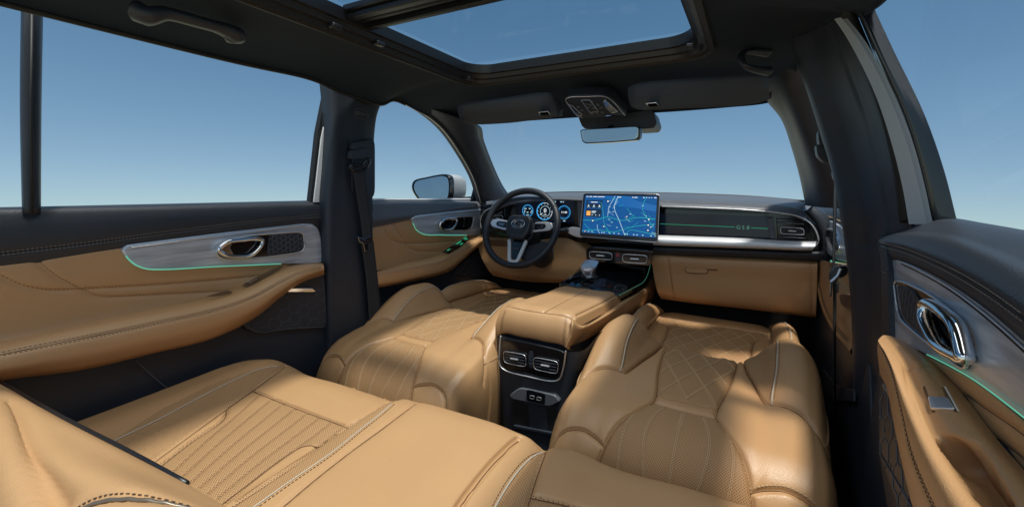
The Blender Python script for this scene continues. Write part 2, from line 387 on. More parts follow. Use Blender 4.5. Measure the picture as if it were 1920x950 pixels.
# ================================================================== BODY SHELL
shell_ = thing('body_shell', 'black inner body walls below the windows and behind the dashboard', 'car body', (0, 1, 0))
for x in (-.80, .80): MB().box((x, .9, .42), (.03, 2.5, .84)).build('side_wall', 'black_plastic', shell_, smooth=False)
MB().box((0, 2.08, .44), (1.6, .03, .88)).build('bulkhead', 'black_plastic', shell_, smooth=False)

# ================================================================== ROOF
roof = thing('car_roof', 'dark grey fabric car roof lining round a long sunroof', 'roof', (0, .6, 1.3))
W_ = lambda x, y, z: np.array([x, y, z])
st = [(W_(-.38, -.35, 1.30), W_(-.645, -.35, 1.255)), (W_(-.38, .1, 1.30), W_(-.645, .1, 1.255)), (W_(-.38, .6, 1.30), W_(-.645, .6, 1.255)),
      (W_(-.38, .88, 1.30), P(575, 140, X=-.645)), (W_(-.38, 1.04, 1.30), P(640, 168, X=-.655)), (W_(-.378, 1.14, 1.30), P(710, 191, X=-.662)),
      (W_(-.368, 1.20, 1.30), P(742, 184, X=-.662)), (W_(-.352, 1.24, 1.30), P(790, 208, X=-.655)), (W_(-.32, 1.265, 1.30), P(850, 236, Y=1.60)),
      (W_(-.25, 1.28, 1.30), P(900, 229, Y=1.61)), (W_(-.1, 1.285, 1.30), P(1000, 222, Y=1.62)), (W_(.05, 1.28, 1.30), P(1130, 213, Y=1.62)),
      (W_(.2, 1.272, 1.30), P(1260, 205, Y=1.61)), (W_(.30, 1.262, 1.30), P(1360, 197, Y=1.60)), (W_(.345, 1.24, 1.30), P(1440, 188, Y=1.57)),
      (W_(.368, 1.20, 1.30), P(1485, 165, Y=1.50)), (W_(.378, 1.14, 1.30), P(1500, 110, Y=1.35)), (W_(.38, 1.05, 1.30), P(1560, 30, Y=1.12)),
      (W_(.38, .9, 1.30), W_(.645, .93, 1.25)), (W_(.38, .6, 1.30), W_(.66, .6, 1.255)), (W_(.38, .1, 1.30), W_(.66, .1, 1.255)), (W_(.38, -.35, 1.30), W_(.66, -.35, 1.255))]
inn = np.array([a for a, b in st]); out = np.array([b for a, b in st])
tt = np.arange(len(st)); td = np.linspace(0, len(st)-1, 260)
I_, O_ = herm(tt, inn, td), herm(tt, out, td)
rows = []
for f, dz in ((0, 0), (.06, .004), (.3, .016), (.6, .018), (.85, .008), (.97, -.002), (1, -.008)):
    r_ = I_*(1-f)+O_*f; r_[:, 2] += dz-.006*math.sin(f*math.pi); rows.append(r_)
edge = rows[-1].copy(); edge2 = edge.copy(); edge2[:, 2] += .03; edge2[:, :2] += (O_-I_)[:, :2]*.06
rows.append(edge2); rows = np.array(rows)
B_ = np.linspace(0, len(rows)-1, 40); Vv = herm(np.arange(len(rows)), rows, B_)
S = Surf(Vv, td, B_); lin = S.build('headliner', 'fabric', roof, thick=.012)
tube('window_seal', rows[-2][:80], .006, 'rubber', lin)
tube('chrome_strip', rows[-2][80:110]+[-.008, 0, .004], .0025, 'satin_metal', lin)
def rrect(xh, y0, y1, z, r=.07, n=10):
    p = []
    for cx_, cy_, a0 in ((xh-r, y1-r, 0), (-xh+r, y1-r, 90), (-xh+r, y0+r, 180), (xh-r, y0+r, 270)):
        for a in np.linspace(a0, a0+90, n): p.append((cx_+r*math.cos(math.radians(a)), cy_+r*math.sin(math.radians(a)), z))
    p = np.array(p); 
    p[:, 1] += np.where(p[:, 1] > 1, .012*(1-(p[:, 0]/.35)**2)-.03*(p[:, 0]+.35)*.5, 0)
    return p
def ringloft(rings):
    n = len(rings[0]); V = np.vstack(rings); F = []
    for k in range(len(rings)-1):
        for j in range(n): F.append((k*n+j, k*n+(j+1) % n, (k+1)*n+(j+1) % n, (k+1)*n+j))
    return V, F
yf = 1.285
V, F = ringloft([rrect(.392, -.5, yf+.006, 1.306), rrect(.388, -.5, yf, 1.292), rrect(.378, -.49, yf-.01, 1.290), rrect(.372, -.49, yf-.016, 1.298)])
frame = thing('sunroof_frame', 'black glossy frame of the large roof window with a wide cross rail', 'sunroof frame', (0, .6, 1.3))
MB().add(V, F).build('edge_trim', 'rubber', frame)
V, F = ringloft([rrect(.374, -.49, yf-.014, 1.296), rrect(.366, -.48, yf-.022, 1.294), rrect(.362, -.48, yf-.026, 1.304), rrect(.354, -.47, yf-.034, 1.306), rrect(.350, -.47, yf-.038, 1.318), rrect(.343, -.46, yf-.045, 1.320), rrect(.340, -.46, yf-.048, 1.345)])
MB().add(V, F).build('guide_rail', 'satin_black', frame)
cbm = MB()
for (y0, y1, z0, z1) in ((.715, .80, 1.338, 1.352), (.725, .745, 1.325, 1.338), (.76, .772, 1.330, 1.338), (.785, .80, 1.322, 1.338)):
    cbm.box((0, (y0+y1)/2, (z0+z1)/2), (.69, y1-y0, z1-z0))
cbm.build('cross_rail', 'satin_black', frame, bevel=.003)
for y0, y1 in ((-.46, .725), (.79, 1.25)):
    MB().box((0, (y0+y1)/2, 1.36), (.70, y1-y0, .004)).build('roof_pane', 'roof_glass', frame, smooth=False)
for x, y in ((-.345, 1.215), (.335, 1.19), (-.352, .70), (-.352, .83)): MB().box((x, y, 1.302), (.018, .026, .010)).build('end_clip', 'satin_black', frame, bevel=.003)


# ================================================================== windscreen & pillars
ws = thing('windscreen', 'clear car windscreen above the dashboard', 'windscreen', (0, 1.9, 1.0))
a, b, c_, d_ = P(870, 232, Y=1.64), P(1450, 186, Y=1.62), P(1520, 385, Y=2.06), P(930, 372, Y=2.06)
MB().prism([a, b, c_, d_], (0, .005, .004)).build('pane', 'clear_glass', ws, smooth=False)
# left A pillar: loft between the side window edge and the windscreen edge
ap = thing('windscreen_pillar', 'dark grey slanted pillar between the driver window and windscreen with a small airbag badge', 'pillar', (-.65, 1.8, 1.0), 'windscreen pillars')
e1 = np.array([P(742, 184, X=-.664), P(790, 207, X=-.668), P(832, 242, X=-.672), P(866, 290, X=-.68), P(890, 335, X=-.69), P(903, 378, X=-.70)])
e3 = np.array([P(838, 236, Y=1.58), P(890, 232, Y=1.60), P(900, 262, Y=1.69), P(918, 308, Y=1.83), P(936, 346, Y=1.96), P(952, 370, Y=2.03)])
em = e1*.45+e3*.55; em[:, 0] += .035; em[:, 1] -= .02
e0 = e1+[-.03, .0, 0]; e4 = e3+[-.01, .05, 0]
S = loft([e0, e1, e1*.85+em*.15+[.012, 0, 0], em, em*.2+e3*.8+[.012, 0, 0], e3, e4], 60, 40); pil = S.build('pillar_trim', 'black_plastic', ap)
tube('chrome_strip', cr(e1[1:]+[-.004, -.004, .0], 40), .0035, 'satin_metal', ap)
tube('window_seal', cr(e1+[.006, -.004, .0], 40), .006, 'rubber', ap)
def text(s_, c, ex, ey, size, name, m, parent, depth=.0006, align='CENTER'):
    """words as a real mesh; ex, ey: world directions of the line of text and of its upright"""
    cu = bpy.data.curves.new('t', 'FONT'); cu.body = s_; cu.size = size; cu.extrude = depth; cu.align_x = align; cu.align_y = 'CENTER'
    to = bpy.data.objects.new('t', cu); C.objects.link(to); bpy.context.view_layer.update()
    me = bpy.data.meshes.new_from_object(to); bpy.data.objects.remove(to); bpy.data.curves.remove(cu)
    ex = np.array(ex, float); ex /= np.linalg.norm(ex); ey = np.array(ey, float); ey -= ex*(ex@ey); ey /= np.linalg.norm(ey); ez = np.cross(ex, ey)
    V = [np.array(c)+ex*v.co.x+ey*v.co.y+ez*v.co.z for v in me.vertices]; F = [tuple(p.vertices) for p in me.polygons]
    o = link(name, V, F, m, parent, smooth=False); bpy.data.meshes.remove(me); return o
def badge(c, ex, ey, wd, ht, parent, word):
    ex = np.array(ex, float)/np.linalg.norm(ex); ey = np.array(ey, float); ey -= ex*(ex@ey); ey /= np.linalg.norm(ey); ez = np.cross(ex, ey)
    t = np.linspace(0, 2*math.pi, 24, endpoint=False); ring = [np.array(c)+ex*wd/2*np.sign(math.cos(q))*abs(math.cos(q))**.6+ey*ht/2*np.sign(math.sin(q))*abs(math.sin(q))**.6 for q in t]
    r = tube('badge_ring', ring, .0006, 'hex_line', parent, closed=True, n=6); text(word, np.array(c)+ez*.0005, ex, ey, ht*.55, 'badge_text', 'hex_line', r)
pa, pb = P(893, 255, Y=1.66)-[0, .02, 0], P(893, 266, Y=1.69)-[0, .02, 0]
badge((pa+pb)/2, pb-pa, P(896, 258, Y=1.66)-P(889, 260, Y=1.66), .03, .014, ap, 'AIRBAG')
# right A pillar
ar = thing('windscreen_pillar', 'dark grey slanted pillar at the passenger end of the windscreen', 'pillar', (.65, 1.8, 1.0), 'windscreen pillars')
f0 = np.array([P(1405, 120, Y=1.45), P(1438, 189, Y=1.60), P(1470, 225, Y=1.66), P(1490, 280, Y=1.78), P(1503, 330, Y=1.92), P(1511, 372, Y=2.02), P(1513, 384, Y=2.04)])
f2 = np.array([P(1490, 95, Y=1.38), P(1500, 165, Y=1.42), P(1512, 225, Y=1.46), P(1530, 285, Y=1.5), P(1546, 335, Y=1.54), P(1556, 365, Y=1.58), P(1560, 390, Y=1.6)])
fm = f0*.5+f2*.5; fm[:, 0] -= .02; fm[:, 1] -= .03
S = loft([f0+[.02, .06, 0], f0, fm*.25+f0*.75+[-.01, -.01, 0], fm, f2, f2+[.08, .0, 0]], 50, 30); S.build('pillar_trim', 'black_plastic', ar)

# left B pillar
bp_ = thing('door_pillar', 'dark grey upright pillar behind the driver door carrying the seat belt guide', 'pillar', (-.7, 1.05, 0), 'door pillars')
L0 = K('X', -.70, (618, 150), (622, 200), (618, 300), (612, 380), (612, 520), (614, 640), (618, 800), (622, 900))
L1 = K('X', -.685, (650, 165), (655, 172), (652, 200), (645, 300), (638, 380), (634, 520), (636, 640), (642, 800), (650, 900))
L2 = K('X', -.675, (690, 176), (690, 190), (685, 300), (682, 380), (684, 520), (695, 640), (705, 800), (710, 900))
L3 = K('X', -.685, (728, 172), (718, 188), (707, 215), (702, 250), (700, 300), (699, 380), (702, 520), (718, 580), (725, 640), (740, 800), (745, 900))
S = loft([L0+[-.05, 0, 0], L0, L1, L2, L3, L3+[-.05, .01, 0]], 90, 40, t=[0, .03, .07, .12, .15, .19])
S.groove([S.pxidx([(655, 258), (657, 300), (655, 360), (662, 372), (705, 372)]), S.pxidx([(614, 402), (660, 404), (704, 400)], 30)], .003, .004, 0)
S.build('pillar_trim', 'black_plastic', bp_)
plate('belt_recess', [P(x, y, X=-.672) for x, y in ((660, 268), (702, 258), (702, 372), (658, 362))], (.004, 0, 0), 'black_plastic', bp_, .003, .2)
badge(P(678, 214, X=-.672), (0, 1, 0), (0, 0, 1), .055, .032, bp_, 'AIRBAG')
# left edge: window frame and painted body between
mbw = MB().prism(K('X', -.745, (614, 160), (622, 170), (606, 250), (590, 379), (582, 379), (596, 250)), (-.02, 0, 0)); mbw.build('frame_seal', 'rubber', bp_)
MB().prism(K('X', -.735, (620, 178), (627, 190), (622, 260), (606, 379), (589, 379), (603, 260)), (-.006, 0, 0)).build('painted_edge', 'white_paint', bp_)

# left rear window + divider
lw = thing('side_window', 'large clear rear door window to the left with a narrow quarter pane', 'window', (-.7, .5, 1.0), 'side windows')
MB().prism([W_(-.745, 1.02, .885), W_(-.745, -.3, .885), W_(-.665, -.3, 1.27), W_(-.665, 1.02, 1.27)], (-.004, 0, 0)).build('pane', 'clear_glass', lw, smooth=False)
S = loft([K('X', -.73, (39, 10), (37, 200), (41, 400)), K('X', -.715, (46, 12), (44, 200), (47, 400)), K('X', -.712, (60, 16), (60, 200), (62, 400)), K('X', -.717, (74, 18), (73, 200), (73, 400)), K('X', -.73, (81, 20), (78, 200), (77, 400))], 30, 30)
S.build('divider_bar', 'black_plastic', lw, thick=.006)
tube('divider_groove', K('X', -.708, (60, 16), (58, 200), (60, 400)), .0022, 'rubber', lw)
# left front window
fw = thing('side_window', 'clear driver door window with the mirror outside', 'window', (-.7, 1.5, 1.0), 'side windows')
MB().prism([W_(-.76, 2.0, .885), W_(-.76, 1.1, .885), W_(-.685, 1.1, 1.27), W_(-.685, 1.45, 1.25)], (-.004, 0, 0)).build('pane', 'clear_glass', fw, smooth=False)

# outside mirror
om = thing('outside_mirror', 'white and black wing mirror outside the driver window', 'wing mirror', tuple(P(820, 352, X=-.95)))
oc = K('Y', 1.80, (772, 352), (775, 340), (800, 332), (838, 327), (846, 333), (845, 372), (838, 378), (790, 378), (778, 366))
n_ = 48; ring0 = cr(oc, n_, True); cen = ring0.mean(0)
rings = [ring0*.93+cen*.07+[0, -.006, 0], ring0+[0, 0, 0], ring0+[0, .02, 0]]; V, F = ringloft(rings); MB().add(V, F).build('mirror_rim', 'gloss_black', om)
shell = [ring0+[0, .018, 0]]
for k_, (sc_, dy, dx) in enumerate(((1.02, .04, -.0), (1.0, .08, .02), (.85, .12, .05), (.6, .145, .07), (.25, .155, .09), (.02, .157, .09))):
    shell.append((ring0-cen)*sc_+cen+[dx*.5, dy, 0])
V, F = ringloft(shell); MB().add(V, F).build('mirror_shell', 'mirror_paint', om)
plate('mirror_lens', ring0*.86+cen*.14+[0, -.004, 0], (0, .003, 0), 'mirror_glass', om, 0, smooth=False)
MB().prism(K('Y', 1.86, (842, 372), (900, 366), (905, 384), (842, 384)), (0, .05, 0)).build('mirror_arm', 'gloss_black', om, bevel=.01)
MB().prism(K('X', -.745, (892, 345), (906, 378), (884, 378)), (-.01, 0, 0)).build('corner_trim', 'gloss_black', fw)

# ================================================================== LEFT REAR DOOR
ld = thing('car_door', 'long left rear car door with tan armrest, brushed inlay and glowing mint line', 'car door', (-.74, .45, 0), 'car doors')
top = loft([K('X', -.79, (-250, 393), (0, 390), (300, 383), (560, 377), (622, 374)), K('X', -.755, (-250, 392), (0, 389), (300, 383), (560, 377.5), (600, 378), (613, 386)),
            K('X', -.735, (-250, 398), (0, 395), (300, 389), (560, 384), (600, 386), (611, 395)), K('X', -.725, (-250, 425), (0, 420), (300, 405), (560, 397), (611, 402)),
            K('X', -.722, (-250, 470), (0, 459), (300, 432), (560, 410), (612, 408)), K('X', -.730, (-250, 505), (0, 495), (240, 462), (420, 440), (560, 428), (612, 425)), K('X', -.74, (-250, 520), (0, 508), (240, 474), (420, 460), (560, 450), (614, 446))], 220, 60)
s1 = top.pxidx([(-100, 488), (0, 476), (160, 457), (300, 438), (420, 423), (520, 411), (611, 404)], 90)
top.groove([s1], .002, .003, .001)
top.build('belt_pad', 'black_leather', ld)
stitch(ld, top, [s1], (.0035, -.0035), 'thread_grey', ln=.0034, gap=.003, wd=.0011); seams(ld, top, [s1], .0006, 'rubber', .0002)
pan = loft([K('X', -.74, (-250, 505), (0, 487), (240, 452), (420, 440), (612, 425)), K('X', -.735, (-250, 510), (0, 492), (240, 457), (420, 445), (612, 430)), K('X', -.728, (-250, 560), (0, 530), (240, 495), (420, 470), (612, 450)),
            K('X', -.730, (-250, 620), (0, 585), (220, 550), (400, 512), (612, 480)), K('X', -.728, (-250, 665), (0, 628), (200, 592), (380, 548), (500, 510), (612, 495)), K('X', -.72, (-250, 690), (0, 650), (200, 612), (400, 570), (520, 520), (612, 500))], 200, 80)
l1 = pan.pxidx([(-60, 490), (0, 517), (40, 536), (90, 545), (150, 543), (240, 538), (380, 528), (480, 518), (510, 514)], 90)
l2 = pan.pxidx([(68, 488), (100, 515), (150, 543), (185, 556), (240, 556), (330, 551), (440, 545), (470, 542)], 90)
pan.groove([l1, l2], .003, .005, .001, .02)
pan.build('upper_panel', 'leather', ld); stitch(ld, pan, [l1, l2], (.003,), 'seam', ln=.0035, gap=.003, wd=.0009)
arm = loft([K('X', -.735, (-250, 685), (0, 638), (150, 606), (280, 578), (400, 552), (460, 530), (500, 510), (540, 497), (600, 492), (612, 493)),
            K('X', -.70, (-250, 697), (0, 645), (150, 612), (280, 585), (400, 560), (465, 538), (510, 515), (550, 500), (605, 494)),
            K('X', -.665, (-250, 705), (0, 652), (150, 619), (280, 594), (400, 570), (470, 546), (520, 520), (560, 503), (606, 495)),
            K('X', -.645, (-250, 722), (0, 667), (150, 636), (280, 610), (400, 584), (475, 559), (525, 531), (565, 510), (607, 498)),
            K('X', -.640, (-250, 745), (0, 690), (150, 662), (280, 634), (400, 606), (475, 578), (525, 545), (565, 520), (608, 504)),
            K('X', -.655, (-250, 762), (0, 706), (150, 684), (280, 656), (400, 627), (475, 590), (525, 553), (565, 526), (608, 511)),
            K('X', -.70, (-250, 770), (0, 714), (150, 694), (280, 664), (400, 634), (478, 596), (528, 556), (567, 529), (608, 515))], 240, 70)
a1 = arm.pxidx([(-120, 685), (0, 662), (100, 643), (200, 624), (300, 603), (400, 581), (470, 558), (520, 531), (560, 511), (605, 501)], 110)
arm.groove([a1], .003, .004, .001)
arm.build('armrest', 'leather', ld); stitch(ld, arm, [a1], (.0045, -.0045), 'seam', ln=.0035, gap=.003, wd=.0009); seams(ld, arm, [a1], .0009, 'seam', .0)
# grip slot and switch plate set in the armrest top
plate('grip_slot', K('X', -.690, (385, 556), (425, 544), (437, 547), (432, 551), (400, 556)), (-.004, 0, 0), 'slot_brown', ld, .001, .3)
sw = plate('switch_plate', K('X', -.700, (452, 535), (520, 500), (535, 498), (470, 540)), (-.004, 0, 0), 'slot_brown', ld, .001, .2)
MB().prism(K('X', -.697, (461, 530), (478, 521), (486, 522), (470, 532)), (-.004, 0, 0)).build('window_switch', 'dark_chrome', sw, bevel=.001)
# inlay
inl_out = K('X', -.722, (229, 470), (238, 459), (420, 436), (570, 419), (586, 420), (597, 428), (602, 445), (606, 493), (525, 495), (400, 500), (310, 506), (275, 506), (254, 498), (238, 484))
inl = plate('inlay_panel', cr(smooth_poly(inl_out, .12, 3), 160, True), (-.02, 0, 0), 'inlay', ld, .004)
MB().tube(cr(K('X', -.720, (246, 464), (420, 441), (565, 424), (577, 425)), 60), .002, n=6).build('chrome_edge', 'satin_metal', inl)
tube('light_strip', cr(K('X', -.718, (236, 480), (243, 488), (255, 497), (275, 504), (310, 505), (400, 500), (470, 497), (527, 494.5)), 80), .0014, 'mint_light', ld)
rec = cr(smooth_poly(K('X', -.719, (403, 470), (425, 451), (470, 441), (558, 434), (569, 438), (571, 465), (563, 473), (500, 482), (428, 487), (410, 482)), .3, 4), 120, True)
plate('handle_recess', rec, (-.008, 0, 0), 'gloss_black', inl, .001); tube('recess_rim', rec+[.001, 0, 0], .0026, 'satin_metal', inl, closed=True)
def hexlines(poly, ax, val, size, name, parent, mat_='hex_line', wd=.0009, keep=.9):
    q = np.array([P(x, y, **{ax: val}) for x, y in poly]); o_ = 'XYZ'.index(ax); i1, i2 = [k for k in range(3) if k != o_]
    lo, hi = q.min(0), q.max(0); mb = MB(); rnd = random.Random(3); seen = set()
    r = size
    for a in range(int((hi[i1]-lo[i1])/(1.5*r))+3):
        for b in range(int((hi[i2]-lo[i2])/(1.732*r))+3):
            cx_ = lo[i1]+a*1.5*r; cy_ = lo[i2]+b*1.732*r+(a % 2)*.866*r
            for k in range(6):
                p1 = (cx_+r*math.cos(k*math.pi/3), cy_+r*math.sin(k*math.pi/3)); p2 = (cx_+r*math.cos((k+1)*math.pi/3), cy_+r*math.sin((k+1)*math.pi/3))
                key = (round(p1[0]+p2[0], 4), round(p1[1]+p2[1], 4))
                if key in seen: continue
                seen.add(key)
                for s0 in np.linspace(0, 1, 4)[:-1]:
                    m1 = [p1[j]+(p2[j]-p1[j])*s0 for j in (0, 1)]; m2 = [p1[j]+(p2[j]-p1[j])*(s0+1/3) for j in (0, 1)]
                    if not inpoly(np.array([(m1[0]+m2[0])/2]), np.array([(m1[1]+m2[1])/2]), q[:, [i1, i2]])[0]: continue
                    if rnd.random() > keep: continue
                    v1, v2 = np.zeros(3), np.zeros(3); v1[[i1, i2]] = m1; v2[[i1, i2]] = m2; v1[o_] = v2[o_] = val
                    mb.tube([v1, v2], wd, n=4)
    return mb.build(name, mat_, parent, smooth=False)
sp = [(505, 440), (562, 435), (568, 440), (568, 464), (560, 471), (500, 478)]
plate('speaker_grille', K('X', -.7175, *sp), (-.003, 0, 0), 'black_plastic', inl, .001, .15); hexlines(sp, 'X', -.7172, .009, 'grille_lines', inl)
def handle_ring(parent, c3, rad=(.004, .007), name='door_handle', up=(1, 0, 0)):
    return MB().tube(cr(c3, 64, True), rad[0], n=10, closed=True, r2=rad[1], up=up).build(name, 'chrome', parent, auto=False)
h = handle_ring(ld, K('X', -.708, (411, 468), (424, 455), (452, 450), (484, 448), (492, 451), (490, 459), (478, 473), (468, 479), (440, 481), (420, 477)), (.006, .007))
MB().prism(K('X', -.712, (407, 470), (420, 455), (436, 452), (430, 464), (438, 480), (414, 480)), (.006, 0, 0)).build('handle_lever', 'chrome', h, bevel=.003)
# lower door skin, pocket
low = loft([K('X', -.73, (-250, 690), (0, 660), (300, 600), (480, 520), (612, 470)), K('X', -.72, (-250, 760), (0, 706), (300, 655), (480, 590), (613, 500)), K('X', -.715, (-250, 800), (0, 735), (300, 690), (480, 640), (613, 600)), K('X', -.72, (-250, 1000), (0, 900), (300, 800), (480, 750), (618, 720)), K('X', -.74, (-300, 1500), (0, 1300), (300, 1100), (480, 960), (640, 860))], 120, 60)
low.build('lower_panel', 'black_plastic', ld, thick=.02)
tube('panel_joint', cr(K('X', -.704, (253, 674), (290, 708), (332, 742)), 20), .0012, 'hex_line', ld)
hp = [(452, 605), (480, 590), (510, 568), (535, 545), (570, 522), (607, 512), (611, 560), (612, 611), (540, 616), (480, 621), (462, 617)]
pk = plate('hex_panel', K('X', -.698, *hp), (-.02, 0, 0), 'black_plastic', ld, .003, .1); hexlines(hp, 'X', -.6972, .021, 'hex_lines', pk, wd=.0007)
tube('hex_border', cr(K('X', -.697, (452, 604), (480, 621), (540, 616), (611, 612)), 40), .0012, 'hex_line', pk)
MB().prism(K('X', -.69, (537, 546), (543, 540), (586, 540), (593, 546), (588, 547.5), (542, 547.5)), (-.006, 0, 0)).build('chrome_badge', 'chrome', pk, bevel=.0015)

# ================================================================== LEFT FRONT DOOR
fd = thing('car_door', 'driver door with tan armrest and window switches beyond the door pillar', 'car door', (-.74, 1.5, 0), 'car doors')
ftop = loft([K('X', -.80, (690, 372), (800, 372), (940, 370)), K('X', -.765, (690, 377), (800, 377), (880, 376), (930, 375)), K('X', -.74, (690, 385), (800, 383), (880, 379), (930, 377)), K('X', -.728, (690, 400), (800, 393), (880, 384), (930, 381)), K('X', -.722, (690, 415), (790, 404), (870, 391), (930, 386)),
             K('X', -.73, (690, 428), (790, 408), (870, 397), (930, 392))], 80, 40)
ftop.build('belt_pad', 'dash_grey', fd)
tube('painted_sill', cr(K('X', -.772, (700, 374.5), (800, 374.5), (870, 374), (905, 373)), 30), .0055, 'white_paint', fd)
tube('belt_stitch', cr(K('X', -.7205, (705, 418), (790, 402), (870, 390), (925, 385)), 40), .0008, 'thread_dark', fd)
fpan = loft([K('X', -.735, (690, 425), (790, 407), (870, 396), (930, 390)), K('X', -.728, (690, 440), (790, 425), (870, 410), (930, 405)), K('X', -.725, (690, 475), (790, 460), (870, 440), (930, 425)), K('X', -.72, (690, 510), (790, 490), (870, 460), (930, 438))], 80, 50)
g1 = fpan.pxidx([(721, 425), (732, 445), (745, 453), (800, 455), (855, 451)], 50); g2 = fpan.pxidx([(740, 421), (755, 445), (772, 466), (785, 470), (830, 470)], 50)
fpan.groove([g1, g2], .004, .006, .002); fpan.build('upper_panel', 'leather', fd); seams(fd, fpan, [g1, g2], .0009, 'seam', 0)
farm = loft([K('X', -.725, (690, 515), (712, 507), (760, 492), (815, 478), (860, 455), (905, 440), (935, 434)), K('X', -.68, (690, 518), (712, 509), (760, 497), (820, 484), (868, 460), (905, 443), (935, 438)), K('X', -.66, (690, 522), (712, 513), (770, 503), (830, 489), (872, 467), (908, 446), (935, 441)), K('X', -.655, (690, 532), (716, 527), (780, 515), (836, 500), (868, 480), (905, 452), (935, 446)),
             K('X', -.69, (690, 542), (720, 537), (790, 524), (845, 507), (868, 488), (900, 461), (935, 452))], 120, 40)
f1 = farm.pxidx([(705, 515), (770, 503), (832, 489), (872, 466), (906, 448)], 60)
farm.build('armrest', 'leather', fd); stitch(fd, farm, [f1], (.003, -.003), 'seam', ln=.004, gap=.003, wd=.001)
fi = cr(smooth_poly(K('X', -.716, (772, 411), (780, 404), (850, 396), (925, 390), (935, 395), (935, 440), (875, 441), (800, 440), (785, 434)), .2, 4), 120, True)
inf = plate('inlay_panel', fi, (-.015, 0, 0), 'inlay', fd, .003)
tube('chrome_edge', cr(K('X', -.714, (778, 408), (850, 399), (925, 392)), 40), .002, 'satin_metal', inf)
tube('light_strip', cr(K('X', -.711, (774, 418), (780, 430), (794, 439), (830, 440.5), (875, 441)), 50), .0017, 'mint_light', fd)
fr = cr(smooth_poly(K('X', -.712, (822, 420), (832, 409), (880, 405), (888, 406), (885, 425), (876, 432), (835, 432), (824, 428)), .3, 4), 90, True)
plate('handle_recess', fr, (-.006, 0, 0), 'gloss_black', inf, .001); tube('recess_rim', fr+[.001, 0, 0], .002, 'satin_metal', inf, closed=True)
handle_ring(fd, K('X', -.702, (825, 422), (833, 412), (852, 410), (857, 412), (852, 424), (845, 430), (830, 430)), (.006, .006))
swp = plate('switch_plate', K('X', -.668, (830, 473), (852, 458), (872, 446), (884, 445), (862, 464), (842, 476)), (-.006, 0, 0), 'gloss_black', fd, .001)
for x, y in ((838, 471), (846, 467), (855, 459), (868, 450), (876, 446)):
    MB().prism(K('X', -.664, (x-4, y+1.5), (x+2, y-2.5), (x+6, y-1.5), (x, y+3)), (-.006, 0, 0)).build('window_switch', 'dark_chrome', swp, bevel=.001)
mbl = MB()
for x, y in ((840, 468), (857, 456), (861, 453), (870, 446), (873, 448), (864, 457)): mbl.prism(K('X', -.6625, (x-2, y+1), (x+3, y-2), (x+5, y-1), (x, y+2)), (-.001, 0, 0))
mbl.build('switch_glow', 'mint_dim', swp)
flow = loft([K('X', -.735, (690, 500), (850, 470), (950, 440)), K('X', -.72, (690, 535), (850, 500), (950, 455)), K('X', -.715, (690, 600), (850, 570), (950, 540)), K('X', -.72, (690, 760), (850, 700), (950, 650))], 60, 30)
flow.build('lower_panel', 'black_plastic', fd)
hp2 = [(848, 512), (868, 492), (905, 462), (930, 452), (935, 515), (930, 520), (858, 516)]
pk2 = plate('hex_panel', K('X', -.708, *hp2), (-.006, 0, 0), 'black_plastic', fd, .003, .1); hexlines(hp2, 'X', -.7072, .02, 'hex_lines', pk2, wd=.0008, keep=.5)

# ================================================================== SEAT BELTS
def belt_left():
    t = thing('seat_belt', 'wide black seat belt on the left door pillar, tongue hanging low', 'seat belt', tuple(P(680, 280, X=-.66)), 'seat belts')
    X = -.655
    g = MB()
    for (y0, y1, x0, x1, dx) in ((262, 282, 664, 692, 0), (276, 300, 660, 694, .004)):
        g.prism(cr(smooth_poly(K('X', X+dx, (x0, y0+6), (x1-3, y0), (x1, y1-5), (x0-2, y1)), .25), 40, True), (-.02, 0, 0))
    g.build('height_adjuster', 'black_plastic', t, bevel=.004)
    tube('guide_loop', cr(K('X', X+.006, (656, 314), (660, 309), (676, 311), (688, 299), (693, 300), (690, 312), (680, 320), (662, 319)), 50, True), .0045, 'gloss_black', t, closed=True)
    S = loft([K('X', X+.004, (661, 313), (668, 360), (676, 410), (681, 452)), K('X', X+.006, (683, 311), (688, 360), (694, 410), (699, 450))], 40, 6); S.build('webbing', 'webbing', t, thick=.0015)
    S = loft([K('X', X+.001, (676, 452), (684, 500), (690, 560), (694, 640)), K('X', X, (700, 450), (706, 500), (712, 560), (716, 640))], 40, 6); S.build('lower_webbing', 'webbing', t, thick=.0015)
    b = MB().prism(K('X', X+.008, (671, 443), (682, 447), (695, 441), (697, 450), (690, 455), (691, 470), (684, 473), (681, 457), (674, 454)), (-.006, 0, 0)).build('buckle_tongue', 'dark_chrome', t, bevel=.002)
    MB().prism(K('X', X+.0095, (684, 459), (689, 457), (690, 466), (686, 468)), (-.002, 0, 0)).build('tongue_slot', 'gloss_black', b)
belt_left()

